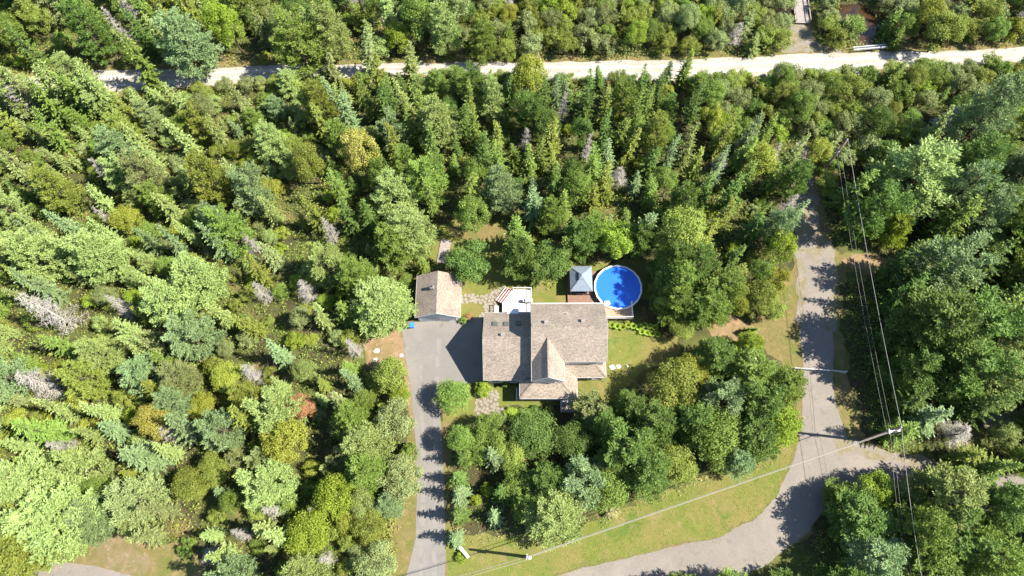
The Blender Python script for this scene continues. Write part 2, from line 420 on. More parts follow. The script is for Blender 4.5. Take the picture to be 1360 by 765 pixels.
for f0, f1 in ((0.24, 0.38), (0.62, 0.76)):     # the two pale wheel tracks
    top, bot = [], []; x = -100.0
    while x < 112:
        a, b = along(up_, x), along(lo_, x)
        if a is not None and b is not None: top.append((x, a + (b - a) * f0)); bot.append((x, a + (b - a) * f1))
        x += 2.0
    sheet('wheel_track', top + bot[::-1], 0.036, MT['gravel_pale'], 0.22)
sheet('gravel_patch', GP([(1058, 430), (1068, 425), (1070, 380), (1068, 345), (1060, 345)]), 0.042, MT['trail'], 0.5)
sheet('gravel_patch', GP([(1112, 360), (1104, 365), (1099, 400), (1098, 440), (1107, 440), (1110, 400)]), 0.042, MT['trail'], 0.5)
sheet('gravel_patch', GP([(1057, 345), (1056, 326), (1060, 315), (1098, 315), (1106, 328), (1108, 346), (1096, 338), (1084, 352), (1072, 338)]), 0.042, MT['trail'], 0.7)
sheet('gravel_patch', GP([(1105, 585), (1126, 583), (1170, 596), (1230, 610), (1230, 620), (1160, 610), (1118, 604)]), 0.042, MT['trail'], 0.6)
sheet('gravel_patch', GP([(1118, 650), (1130, 642), (1180, 637), (1230, 640), (1230, 650), (1160, 650)]), 0.042, MT['trail'], 0.5)
DRIVE = GP([(533, 431), (552, 428), (640, 421), (642, 508), (600, 511), (583, 513), (588, 600), (592, 700), (592, 740), (589, 800), (526, 800), (540, 762), (552, 715), (554, 650), (552, 590), (545, 513), (538, 470)])
sheet('sandy_ground', GP([(486, 450), (530, 425), (548, 425), (556, 520), (560, 600), (556, 660), (545, 660), (545, 560), (535, 500), (488, 486)]), 0.010, MT['sand'], 0.5)
sheet('driveway', DRIVE, 0.032, MT['drive_asphalt'], 0.05)
sheet('tyre_track', GP([(556, 800), (556, 720), (560, 640), (558, 560), (556, 480), (561, 480), (564, 560), (566, 640), (563, 720), (563, 800)]), 0.036, MT['drive_pale'], 0.12)
sheet('tyre_track', GP([(574, 800), (573, 720), (577, 640), (575, 560), (580, 450), (586, 450), (581, 560), (583, 640), (579, 720), (581, 800)]), 0.036, MT['drive_pale'], 0.12)
sheet('lawn', GP([(612, 360), (640, 372), (690, 380), (760, 380), (760, 405), (650, 425), (630, 428), (610, 422)]), 0.008, MT['lawn'], 0.3)
sheet('lawn', GP([(540, 330), (580, 300), (600, 292), (680, 300), (720, 320), (760, 350), (860, 345), (880, 370), (870, 400), (760, 395), (640, 375), (610, 362)]), 0.010, MT['lawn'], 0.5)
sheet('verge', GP([(596, 302), (640, 300), (690, 304), (690, 316), (640, 318), (600, 316)]), 0.014, MT['dry_grass'], 0.5)
sheet('lawn', GP([(800, 436), (850, 440), (900, 446), (905, 470), (860, 490), (830, 515), (790, 545), (752, 540), (752, 500), (800, 500)]), 0.012, MT['lawn'], 0.4)
sheet('lawn', GP([(585, 512), (700, 512), (760, 535), (720, 580), (640, 590), (592, 600)]), 0.009, MT['lawn'], 0.3)
sheet('mulch_bed', GP([(655, 540), (760, 538), (790, 548), (770, 575), (700, 575), (665, 560)]), 0.013, MT['mulch'], 0.3)
sheet('mulch_bed', GP([(600, 585), (640, 575), (860, 560), (1000, 540), (1040, 590), (930, 632), (830, 668), (700, 704), (625, 704), (606, 660)]), 0.007, MT['mulch'], 0.8)
sheet('sandy_ground', GP([(20, 752), (60, 728), (100, 712), (180, 712), (262, 735), (280, 790), (20, 790)]), 0.008, MT['dry_grass'], 0.6)
sheet('sandy_ground', GP([(110, 748), (128, 728), (150, 712), (180, 712), (190, 735), (215, 752), (190, 764), (150, 752)]), 0.012, MT['tan_soil'], 1.4)
sheet('road', GP([(-60, 775), (40, 748), (70, 746), (130, 752), (190, 768), (200, 800), (-60, 800)]), 0.036, MT['road_asphalt'], 0.15)
sheet('dirt_track', GP([(1040, 70), (1046, 48), (1050, 28), (1074, 28), (1078, 46), (1092, 60), (1120, 70)]), 0.016, MT['trail'], 0.4)
CREEK = GP([(1112, 6), (1146, 4), (1162, 26), (1164, 48), (1158, 62), (1158, 100), (1162, 120), (1160, 148), (1152, 146), (1148, 120), (1148, 100), (1146, 60), (1134, 44), (1116, 34), (1106, 20)])
sheet('creek_water', CREEK, 0.010, MT['creek'], 0.4)
sheet('creek_water', GP([(1010, -10), (1050, -8), (1050, 30), (1030, 24)]), 0.010, MT['creek'], 0.4)


# ------------------------------------------------------------------ paved paths of separate flagstones
def flags(name, outline, r, z):
    rnd = random.Random(hash(name) % 1000 + len(outline)); pts = []
    xs = [p[0] for p in outline]; ys = [p[1] for p in outline]
    for _ in range(6000):
        p = (rnd.uniform(min(xs), max(xs)), rnd.uniform(min(ys), max(ys)))
        if inside(p, outline) and all((p[0] - q[0]) ** 2 + (p[1] - q[1]) ** 2 > (r * 1.45) ** 2 for q in pts): pts.append(p)
    b = MB()
    for p in pts:
        n = rnd.randint(5, 7); ph = rnd.random() * 6; h = z + rnd.uniform(0.03, 0.06)
        b.slab([(p[0] + r * rnd.uniform(0.75, 1.12) * math.cos(ph + 6.283 * k / n), p[1] + r * rnd.uniform(0.75, 1.12) * math.sin(ph + 6.283 * k / n), h) for k in range(n)], 0.06)
    o = b.build('flagstone', MT['stone']); return tag(o, kind='stuff')


for k, o in enumerate(([(612, 393), (626, 391), (640, 394), (650, 391), (662, 383), (672, 379), (676, 386), (660, 402), (660, 414), (650, 420), (636, 422), (644, 411), (641, 403), (628, 401), (612, 402)],
                       [(632, 533), (640, 523), (656, 518), (662, 522), (661, 540), (686, 548), (694, 556), (680, 560), (662, 552), (640, 548), (632, 552)])):
    w = GP(o); sheet('garden_path', w, 0.018, MT['joint'], 0.08); flags('flag%d' % k, w, 0.3, 0.018)
w = GP([(604, 612), (616, 596), (622, 575), (630, 560), (636, 562), (630, 580), (622, 600), (606, 622)])
sheet('garden_path', w, 0.016, MT['joint'], 0.1)

# ------------------------------------------------------------------ the house
H = empty('house', (4, -3, 0), label='large two-storey house with brown shingled gable roofs and wrap-around porch', cat='house')
hp = Vector((-4, 3, 0))


def part(b, name, m, parent=H, **k):
    o = b.build(name, m, parent, **{q: k[q] for q in k if q in ('uv', 'smooth', 'bevel')})
    if parent is H: o.location = hp
    return o


def gable_x(x0, x1, y0, y1, ze, zr, t=0.22):
    ym = (y0 + y1) / 2; b = MB()
    b.slab([(x0, y0, ze), (x1, y0, ze), (x1, ym, zr), (x0, ym, zr)], t); b.slab([(x0, ym, zr), (x1, ym, zr), (x1, y1, ze), (x0, y1, ze)], t)
    return b


def gable_y(x0, x1, y0, y1, ze, zr, t=0.22):
    xm = (x0 + x1) / 2; b = MB()
    b.slab([(x0, y0, ze), (xm, y0, zr), (xm, y1, zr), (x0, y1, ze)], t); b.slab([(xm, y0, zr), (x1, y0, ze), (x1, y1, ze), (xm, y1, zr)], t)
    return b


def trim(segs, w=0.035, h=0.2):
    b = MB()
    for a, c in segs: b.bar(a, c, w, h)
    return b


# garage wing on the west
part(MB().prism([(-8.2, 0), (1.65, 0), (1.65, 3.05), (-3.28, 6.85), (-8.2, 3.05)], 'x', -5.0, 1.9), 'wall', MT['siding'])
part(gable_x(-5.3, 1.9, -8.5, 1.95, 3.2, 7.2), 'roof', MT['shingle'], uv=True)
part(trim([((-5.33, -8.5, 3.06), (-5.33, -3.275, 7.06)), ((-5.33, 1.95, 3.06), (-5.33, -3.275, 7.06)), ((-5.3, -8.53, 3.07), (1.6, -8.53, 3.07)), ((-5.3, 1.98, 3.07), (1.9, 1.98, 3.07))]), 'fascia', MT['trim'])
# main block
part(MB().prism([(-6.4, 0), (1.8, 0), (1.8, 6.55), (-2.3, 9.6), (-6.4, 6.55)], 'x', 1.95, 12.1), 'wall', MT['siding'])
part(gable_x(1.68, 12.4, -6.7, 2.1, 6.6, 9.9), 'roof', MT['shingle'], uv=True)
part(trim([((1.65, -6.7, 6.46), (1.65, -2.3, 9.76)), ((1.65, 2.1, 6.46), (1.65, -2.3, 9.76)), ((12.43, -6.7, 6.46), (12.43, -2.3, 9.76)), ((12.43, 2.1, 6.46), (12.43, -2.3, 9.76)),
           ((6.4, -6.73, 6.47), (12.4, -6.73, 6.47)), ((1.68, 2.13, 6.47), (12.4, 2.13, 6.47))]), 'fascia', MT['trim'])
part(MB().bar((1.7, 2.22, 6.45), (12.38, 2.22, 6.45), 0.13, 0.12), 'gutter', MT['trim'])
# front cross gable
part(MB().prism([(1.97, 0), (6.05, 0), (6.05, 6.5), (4.0, 8.5), (1.97, 6.5)], 'y', -9.2, -6.3), 'wall', MT['siding'])
part(gable_y(1.69, 6.32, -9.5, -3.3, 6.58, 8.86), 'roof', MT['shingle'], uv=True)
part(trim([((1.69, -9.53, 6.46), (4.005, -9.53, 8.72)), ((6.32, -9.53, 6.46), (4.005, -9.53, 8.72)), ((1.66, -9.5, 6.46), (1.66, -6.7, 6.46)), ((6.35, -9.5, 6.46), (6.35, -6.75, 6.46))], 0.05, 0.24), 'fascia', MT['trim'])
# wrap-around porch roof: hip planes on three sides
zt, zp = 4.05, 3.0
pr = MB()
A, B_, D_, E_ = (0.0, -11.2), (8.35, -11.2), (8.35, -8.1), (12.65, -8.1)
pr.slab([(*A, zp), (*B_, zp), (6.05, -9.0, zt), (1.97, -9.0, zt)], 0.16)
pr.slab([(*A, zp), (1.97, -9.0, zt), (1.97, -8.55, zt), (0.0, -8.55, zp)], 0.16)
pr.slab([(*B_, zp), (*D_, zp), (6.05, -6.2, zt), (6.05, -9.0, zt)], 0.16)
pr.slab([(*D_, zp), (*E_, zp), (11.0, -6.2, zt), (6.05, -6.2, zt)], 0.16)
pr.slab([(*E_, zp), (12.65, -5.2, zp), (11.0, -5.2, zt), (11.0, -6.2, zt)], 0.16)
part(pr, 'porch_roof', MT['shingle'], uv=True)
part(trim([((0.0, -11.23, 2.92), (8.35, -11.23, 2.92)), ((-0.03, -11.2, 2.92), (-0.03, -8.55, 2.92)), ((8.38, -11.2, 2.92), (8.38, -8.12, 2.92)), ((8.35, -8.13, 2.92), (12.65, -8.13, 2.92)), ((12.68, -8.1, 2.92), (12.68, -5.2, 2.92))], 0.05, 0.18), 'gutter', MT['trim'])
part(MB().slab([(0.3, -10.9, 0.6), (8.1, -10.9, 0.6), (8.1, -7.8, 0.6), (12.4, -7.8, 0.6), (12.4, -6.42, 0.6), (6.1, -6.42, 0.6), (6.1, -9.22, 0.6), (0.3, -9.22, 0.6)], 0.5), 'porch_floor', MT['grey_wood'])
for x, y in ((0.35, -10.85), (2.9, -10.85), (5.4, -10.85), (8.0, -10.85), (8.0, -7.85), (10.2, -7.75), (12.3, -7.75)):
    part(MB().box(x - 0.08, x + 0.08, y - 0.08, y + 0.08, 0.6, 2.84), 'post', MT['white'])


def railing(b, a, c, z, h=0.95, gap=0.16):
    a, c = Vector((*a, z)), Vector((*c, z)); up = Vector((0, 0, 1)); n = max(2, int((c - a).length / gap))
    b.bar(a + up * h, c + up * h, 0.09, 0.06); b.bar(a + up * 0.12, c + up * 0.12, 0.06, 0.06)
    for k in range(n + 1):
        p = a.lerp(c, k / n); w = 0.11 if k in (0, n) else 0.035
        b.bar(p, p + up * (h + (0.08 if k in (0, n) else -0.03)), w, w)
    return b


part(railing(MB(), (-0.45, -10.9), (-0.45, -9.3), 0.6), 'railing', MT['white'])
part(MB().box(-0.6, 0.28, -10.95, -9.2, 0.42, 0.58), 'landing', MT['grey_wood'])
st = part(MB().box(6.05, 8.0, -11.25, -10.92, 0.02, 0.45), 'stairs', MT['white'])
for k in range(4):
    MB().box(6.1, 7.95, -11.62 - 0.34 * k, -11.26 - 0.34 * k, 0.02, 0.44 - 0.11 * k).build('step', MT['grey_wood'], st)
for x in (6.05, 8.0):
    rb = MB(); rb.bar((x, -11.2, 1.45), (x, -12.7, 1.0), 0.09, 0.07)
    for k in range(8): rb.bar((x, -11.2 - 0.21 * k, 0.1), (x, -11.2 - 0.21 * k, 1.42 - 0.063 * k), 0.06, 0.06)
    rb.build('handrail', MT['white'], st)


def window(cx, cz, y, w, h, axis='y', sgn=-1, parent=H):
    f = MB(); t = 0.07
    def bx(a0, a1, z0, z1, d0, d1, bb):
        lo, hi = sorted((y + sgn * d0, y + sgn * d1))
        bb.box(a0, a1, lo, hi, z0, z1) if axis == 'y' else bb.box(lo, hi, a0, a1, z0, z1)
    bx(cx - w / 2, cx + w / 2, cz - h / 2, cz - h / 2 + t, 0.003, 0.06, f); bx(cx - w / 2, cx + w / 2, cz + h / 2 - t, cz + h / 2, 0.003, 0.06, f)
    bx(cx - w / 2, cx - w / 2 + t, cz - h / 2 + t, cz + h / 2 - t, 0.003, 0.06, f); bx(cx + w / 2 - t, cx + w / 2, cz - h / 2 + t, cz + h / 2 - t, 0.003, 0.06, f)
    bx(cx - 0.02, cx + 0.02, cz - h / 2 + t, cz + h / 2 - t, 0.003, 0.05, f)
    o = f.build('window', MT['white'], parent)
    if parent is H: o.location = hp
    g = MB(); bx(cx - w / 2 + t, cx + w / 2 - t, cz - h / 2 + t, cz + h / 2 - t, 0.002, 0.02, g); g.build('pane', MT['glass'], o)


for x in (-3.6, -1.2): window(x, 1.6, -8.2, 1.3, 1.3)
for x in (3.0, 5.0): window(x, 5.4, -9.2, 1.0, 1.4); window(x, 1.9, -9.2, 1.1, 1.4)
for x in (7.6, 10.4): window(x, 5.3, -6.4, 1.1, 1.3)
for x in (9.0, 11.2): window(x, 1.9, -6.4, 1.2, 1.4)
for y in (-4.6, -0.2): window(y, 5.2, 12.1, 1.1, 1.3, 'x', 1); window(y, 1.9, 12.1, 1.1, 1.3, 'x', 1)
for x in (4.0, 7.4, 10.6): window(x, 5.2, 1.8, 1.2, 1.3, 'y', 1)
dr = part(MB().box(6.9, 7.8, -6.46, -6.403, 0.6, 2.6), 'door', MT['grey_door']); MB().box(7.68, 7.74, -6.52, -6.47, 1.55, 1.62).build('handle', MT['steel'], dr)
part(MB().box(-1.9, -0.1, 1.72, 2.5, 3.30, 3.42), 'canopy', MT['white'])


rc = MB()
for a, c in (((-5.3, -3.275, 7.2), (1.66, -3.275, 7.2)), ((1.68, -2.3, 9.9), (12.4, -2.3, 9.9)), ((4.005, -9.5, 8.86), (4.005, -3.7, 8.86)), ((0.0, -11.2, 3.0), (1.97, -9.0, 4.05)), ((8.35, -11.2, 3.0), (6.05, -9.0, 4.05)), ((12.65, -8.1, 3.0), (11.0, -6.2, 4.05))):
    a, c = Vector(a), Vector(c); n = int((c - a).length / 0.22)
    for k in range(n):
        rc.bar(a.lerp(c, k / n) + Vector((0, 0, 0.012)), a.lerp(c, (k + 0.93) / n) + Vector((0, 0, 0.03)), 0.26, 0.03)
tag(part(rc, 'ridge_cap', MT['shingle'], uv=True), kind='stuff')
# things on the roofs: the point of a roof plane at photo pixel x, y
def on_roof(x, y, plane):
    lo, hi = 2.0, 12.0
    for _ in range(50):
        m_ = (lo + hi) / 2; p = G(x, y, m_)
        if plane(p) > m_: lo = m_
        else: hi = m_
    return Vector((*G(x, y, lo), lo))


wing = lambda p: 7.2 - abs(p.y + 3.275) * 0.7656
main_ = lambda p: 9.9 - abs(p.y + 2.3) * 0.75
garage_ = lambda p: 4.5 - abs(p.x + 12.5) * 0.559


def roof_frame(p, plane):
    e = 0.01; gx = (plane(Vector((p.x + e, p.y))) - plane(Vector((p.x - e, p.y)))) / (2 * e); gy = (plane(Vector((p.x, p.y + e))) - plane(Vector((p.x, p.y - e)))) / (2 * e)
    n = Vector((-gx, -gy, 1)).normalized(); u = Vector((1, 0, 0)); u = (u - n * u.dot(n)).normalized(); return u, n.cross(u), n


def roof_box(b, p, fr, w, d, z0, z1, inset=0.0):
    u, v, n = fr
    b.add([p + u * sx * (w / 2 - (inset if k else 0)) + v * sy * (d / 2 - (inset if k else 0)) + n * (z1 if k else z0) for k in (0, 1) for sx, sy in ((-1, -1), (1, -1), (1, 1), (-1, 1))],
          [(3, 2, 1, 0), (4, 5, 6, 7), (0, 1, 5, 4), (1, 2, 6, 5), (2, 3, 7, 6), (3, 0, 4, 7)])
    return b


for x, y in ((657.2, 430.5), (672.2, 430.5), (688.5, 430)):
    p = on_roof(x, y, wing); fr = roof_frame(p, wing)
    s = part(roof_box(MB(), p, fr, 0.78, 1.0, -0.05, 0.13), 'skylight', MT['bronze'])
    roof_box(MB(), p, fr, 0.6, 0.82, 0.131, 0.15, 0.01).build('pane', MT['skyglass'], s)
for x, y, pl in ((667.5, 446, wing), (725, 429, main_), (774, 427.5, main_)):
    p = on_roof(x, y, pl); fr = roof_frame(p, pl)
    s = part(roof_box(MB(), p, fr, 0.5, 0.5, -0.05, 0.32, 0.04), 'roof_vent', MT['grey_wood'])
    roof_box(MB(), p, fr, 0.58, 0.58, 0.321, 0.40, 0.06).build('cap', MT['grey_wood'], s)
p = on_roof(752.5, 417, main_); part(MB().tube([p - Vector((0, 0, 0.1)), p + Vector((0, 0, 0.45))], 0.06, 8), 'vent_pipe', MT['galv'])

# back deck of the house with its diagonal stair
DK = empty('deck', (0, 4, 0), label='cream coloured deck with white railing behind the west wing of the house', cat='deck')


def dpart(b, name, m, par, **k):
    o = b.build(name, m, par, **k); o.location = -Vector(par.location); return o


dk = MB(); deck_poly = [(-2.65, 2.05), (1.9, 2.05), (1.9, 6.55), (-1.05, 6.55), (-2.65, 4.25)]
xs = -2.65
while xs < 1.88:       # boards running front to back
    x0, x1 = xs, min(xs + 0.138, 1.9); top = 6.55 if x1 > -1.05 else 4.25 + (x1 + 2.65) * 2.3 / 1.6
    dk.box(x0, x1, 2.05, top, 1.0, 1.035); xs += 0.145
tag(dpart(dk, 'deck_board', MT['deck_white'], DK), kind='stuff')
dpart(MB().slab([(x, y, 0.995) for x, y in deck_poly], 0.25), 'deck_frame', MT['deck_white'], DK)
dpart(railing(railing(MB(), (-0.95, 6.5), (1.85, 6.5), 1.04), (1.85, 6.45), (1.85, 2.6), 1.04), 'railing', MT['white'], DK)
for x, y in ((-2.5, 2.3), (-2.5, 4.1), (-1.0, 6.4), (1.75, 6.4), (1.75, 2.3)):
    dpart(MB().box(x - 0.07, x + 0.07, y - 0.07, y + 0.07, 0, 0.74), 'deck_post', MT['white'], DK)
d0, d1 = Vector((-2.65, 4.25)), Vector((-1.05, 6.55)); nn = Vector((-(d1 - d0).y, (d1 - d0).x)).normalized()
for k in range(3):
    o_ = nn * (0.04 + 0.45 * k); a, b2 = d0 + o_, d1 + o_; e = nn * 0.29; z = 0.84 - 0.26 * k
    dpart(MB().slab([(*a, z), (*b2, z), (*(b2 + e), z), (*(a + e), z)][::-1], 0.05), 'step', MT['red_wood'], DK)
    dpart(MB().slab([(*(a + e * 1.02), z - 0.02), (*(b2 + e * 1.02), z - 0.02), (*(b2 + e * 1.5), z - 0.02), (*(a + e * 1.5), z - 0.02)][::-1], 0.1), 'riser', MT['deck_white'], DK)
dpart(railing(MB(), (-4.0, 4.2), (-4.0, 2.4), 0.0, 0.9), 'railing', MT['bronze'], DK)
dpart(MB().box(-3.9, -3.2, 2.4, 4.1, 0.02, 0.3), 'landing', MT['deck_white'], DK)
GRL = empty('grill', (*G(701.5, 401, 1.1), 1.036), label='grey covered barbecue grill standing in the corner of the cream deck', cat='grill')
GRL.location.x = 1.3
MB().prism([(-0.3, 0.5), (0.3, 0.5), (0.3, 0.9), (0.16, 1.12), (-0.16, 1.12), (-0.3, 0.9)], 'x', -0.42, 0.42).build('hood', MT['steel'], GRL, bevel=0.02)
MB().box(-0.38, 0.38, -0.26, 0.26, 0.1, 0.497).build('cabinet', MT['dark'], GRL)
for s in (-1, 1): MB().box(s * 0.6 - 0.17, s * 0.6 + 0.17, -0.24, 0.24, 0.82, 0.86).build('side_shelf', MT['steel'], GRL)

# ------------------------------------------------------------------ detached garage
GA = empty('garage', (-12.5, 5, 0), label='detached garage with brown gable roof at the head of the driveway', cat='garage')
dpart(MB().prism([(-15.7, 0), (-9.3, 0), (-9.3, 2.5), (-12.5, 4.27), (-15.7, 2.5)], 'y', 1.75, 8.1), 'wall', MT['siding'], GA)
dpart(gable_y(-15.95, -9.05, 1.45, 8.35, 2.57, 4.5, 0.18), 'roof', MT['shingle'], GA, uv=True)
dpart(trim([((-15.95, 1.42, 2.46), (-12.5, 1.42, 4.39)), ((-9.05, 1.42, 2.46), (-12.5, 1.42, 4.39)), ((-15.98, 1.45, 2.46), (-15.98, 8.35, 2.46)), ((-9.02, 1.45, 2.46), (-9.02, 8.35, 2.46))], 0.05, 0.2), 'fascia', MT['trim'], GA)
for x0, x1, m in ((-15.3, -12.75, 'grey_door'), (-12.35, -9.8, 'white')):
    b = MB()
    for k in range(4): b.box(x0 + 0.02, x1 - 0.02, 1.69, 1.747, 0.03 + 0.54 * k, 0.55 + 0.54 * k)
    o = dpart(b, 'garage_door', MT[m], GA)
    MB().box(x0 - 0.1, x0, 1.66, 1.746, 0.01, 2.3).box(x1, x1 + 0.1, 1.66, 1.746, 0.01, 2.3).box(x0 - 0.1, x1 + 0.1, 1.66, 1.746, 2.303, 2.42).build('frame', MT['white'], o)
p = on_roof(574, 383, garage_); fr = roof_frame(p, garage_)
dpart(MB().box(p.x - 0.28, p.x + 0.28, p.y - 0.25, p.y + 0.25, p.z - 0.4, p.z + 0.75), 'chimney', MT['grey_wood'], GA)
dpart(MB().box(p.x - 0.18, p.x + 0.18, p.y - 0.16, p.y + 0.16, p.z + 0.753, p.z + 0.95), 'flue', MT['dark'], GA)

# ------------------------------------------------------------------ pool, pool deck, gazebo
PC = Vector((15.48, 6.8)); PR = 3.66; N = 18
PO = empty('swimming_pool', (*PC, 0), label='round blue above-ground pool with white rim beside the house', cat='pool')
ring = [(math.cos(2 * math.pi * k / N + 0.1), math.sin(2 * math.pi * k / N + 0.1)) for k in range(N)]
wl_ = MB()
for k in range(N):
    a, b2 = ring[k], ring[(k + 1) % N]
    wl_.add([(a[0] * r, a[1] * r, z) for r, z in ((PR - 0.06, 0), (PR - 0.06, 1.26), (PR - 0.1, 1.26), (PR - 0.1, 0))] + [(b2[0] * r, b2[1] * r, z) for r, z in ((PR - 0.06, 0), (PR - 0.06, 1.26), (PR - 0.1, 1.26), (PR - 0.1, 0))],
            [(0, 1, 5, 4), (1, 2, 6, 5), (2, 3, 7, 6)])
wl_.build('pool_wall', MT['white'], PO)
for k in range(N):
    a, b2 = Vector(ring[k]), Vector(ring[(k + 1) % N]); g = (b2 - a) * 0.012
    MB().slab([(*((a + g) * (PR - 0.13)), 1.31), (*((a + g) * (PR + 0.13)), 1.31), (*((b2 - g) * (PR + 0.13)), 1.31), (*((b2 - g) * (PR - 0.13)), 1.31)], 0.05).build('rim_segment', MT['white'], PO)
    MB().box(-0.07, 0.07, -0.05, 0.05, 0.0, 1.25).build('upright', MT['white'], PO)
    o = PO.children[-1]; o.location = (a.x * (PR + 0.02), a.y * (PR + 0.02), 0); o.rotation_euler.z = math.atan2(a.y, a.x) + math.pi / 2
wv = [(0, 0, 1.18)]; wf = []
for q in range(1, 9):
    for k in range(72):
        a = 2 * math.pi * k / 72; r = (PR - 0.12) * q / 8; wv.append((r * math.cos(a), r * math.sin(a), 1.18 + 0.006 * math.sin(a * 5 + q)))
for k in range(72): wf.append((0, 1 + k, 1 + (k + 1) % 72))
for q in range(7):
    for k in range(72): wf.append((1 + q * 72 + k, 1 + (q + 1) * 72 + k, 1 + (q + 1) * 72 + (k + 1) % 72, 1 + q * 72 + (k + 1) % 72))
mesh_obj('pool_water', wv, wf, MT['pool'], PO, smooth=True)
LD = empty('pool_ladder', (*G(806, 404, 1.3), 1.24), R(35), label='white pool ladder standing at the lower left rim of the round pool', cat='ladder')
for s in (-1, 1): MB().tube([(s * 0.3, -0.35, 0.02), (s * 0.3, -0.33, 0.75), (s * 0.3, -0.1, 0.95), (s * 0.3, 0.2, 0.85), (s * 0.3, 0.32, 0.4), (s * 0.3, 0.34, -0.05)], 0.05, 6).build('rail', MT['white'], LD)
for k in range(3): MB().box(-0.27, 0.27, 0.24, 0.42, 0.02 + 0.25 * k, 0.07 + 0.25 * k).build('tread', MT['white'], LD)
MB().box(-0.42, 0.42, -0.3, 0.2, 0.07, 0.13).build('platform', MT['white'], LD)
PD = empty('pool_deck', (15, 3, 0), label='tan wooden pool deck with white railing at the foot of the pool', cat='deck')
b = MB(); y = 1.65
while y < 4.9:
    xr = 17.3
    hw = math.sqrt(max(0, (PR + 0.16) ** 2 - (y + 0.07 - PC.y) ** 2))     # boards stop at the pool rim
    if hw == 0: b.box(12.45, xr, y, y + 0.135, 1.16, 1.195)
    else:
        if PC.x - hw > 12.6: b.box(12.45, PC.x - hw, y, y + 0.135, 1.16, 1.195)
        if PC.x + hw < xr - 0.1: b.box(PC.x + hw, xr, y, y + 0.135, 1.16, 1.195)
    y += 0.143
tag(dpart(b, 'deck_board', MT['tan_deck'], PD), kind='stuff')
dpart(MB().slab([(12.45, 1.65, 1.155), (17.3, 1.65, 1.155), (17.3, 3.05, 1.155), (12.45, 3.05, 1.155)], 0.2), 'deck_frame', MT['tan_deck'], PD)
dpart(railing(railing(MB(), (12.5, 1.6), (17.35, 1.6), 1.196), (17.35, 1.75), (17.35, 4.1), 1.196), 'railing', MT['white'], PD)
for x in (12.6, 15, 17.2):
    for y in (1.8, 4.2): dpart(MB().box(x - 0.08, x + 0.08, y - 0.08, y + 0.08, 0, 0.953), 'deck_post', MT['tan_deck'], PD)
BD = empty('gazebo_deck', (9.7, 6.5, 0), label='low brown wooden deck under the grey roofed gazebo', cat='deck')
b = MB(); x = 7.6
while x < 12.2:
    b.box(x, x + 0.135, 3.9, 9.9, 0.32, 0.355); x += 0.143
tag(dpart(b, 'deck_board', MT['brown_deck'], BD), kind='stuff')
dpart(MB().box(7.6, 12.28, 3.9, 9.9, 0.05, 0.316), 'deck_frame', MT['brown_deck'], BD)
GZ = empty('gazebo', (9.62, 7.8, 0.356), label='square garden gazebo with a grey-blue hipped metal roof beside the pool', cat='gazebo')
for sx in (-1, 1):
    for sy in (-1, 1): MB().box(sx * 1.55 - 0.07, sx * 1.55 + 0.07, sy * 1.9 - 0.07, sy * 1.9 + 0.07, 0, 1.98).build('post', MT['dark'], GZ)
e, t_ = (1.74, 2.12), (0.12, 0.25); ze, zt2 = 2.05, 3.25
qe = [(-e[0], -e[1]), (e[0], -e[1]), (e[0], e[1]), (-e[0], e[1])]; qt = [(-t_[0], -t_[1]), (t_[0], -t_[1]), (t_[0], t_[1]), (-t_[0], t_[1])]
for k in range(4):
    a, b2, c, d = qe[k], qe[(k + 1) % 4], qt[(k + 1) % 4], qt[k]
    rp_ = MB().slab([(*a, ze), (*b2, ze), (*c, zt2), (*d, zt2)], 0.04).build('roof_panel', MT['steel_roof'], GZ)
    sb = MB()
    for q in range(1, 7):
        f = q / 7; base = Vector((*a, ze)).lerp(Vector((*b2, ze)), f)
        topf = min(1, 2 * min(f, 1 - f)); inner = Vector((*d, zt2)).lerp(Vector((*c, zt2)), f); end = base.lerp(Vector((base.x * 0.0 + base.x, base.y, ze)), 0)
        mid = Vector(((base.x + (inner.x - base.x) * topf) if k % 2 else base.x, base.y if k % 2 else base.y + (inner.y - base.y) * topf, ze + (zt2 - ze) * topf * 0.97))
        sb.bar(base + Vector((0, 0, 0.01)), mid + Vector((0, 0, 0.012)), 0.035, 0.03)
    tag(sb.build('seam', MT['steel_roof'], rp_), kind='stuff')
    MB().bar((*a, ze + 0.02), (*d, zt2 + 0.02), 0.09, 0.05).build('hip_cap', MT['steel_roof'], GZ)
MB().add([(-0.45, -0.6, 3.22), (0.45, -0.6, 3.22), (0.45, 0.6, 3.22), (-0.45, 0.6, 3.22), (0, -0.1, 3.55), (0, 0.1, 3.55)], [(0, 1, 4), (1, 2, 5, 4), (2, 3, 5), (3, 0, 4, 5), (3, 2, 1, 0)]).build('top_cap', MT['steel_roof'], GZ)
MB().box(-0.62, -0.5, -0.75, 0.75, 2.8, 2.96).build('vent_gap', MT['dark'], GZ)
tb = empty('patio_table', (9.7, 6.2, 0.356), label='dark patio table and bench half hidden under the gazebo eave', cat='table')
MB().box(-0.9, 0.9, -0.45, 0.45, 0.7, 0.75).build('tabletop', MT['dark'], tb)
for sx in (-1, 1):
    for sy in (-1, 1): MB().box(sx * 0.8 - 0.03, sx * 0.8 + 0.03, sy * 0.38 - 0.03, sy * 0.38 + 0.03, 0, 0.697).build('leg', MT['dark'], tb)
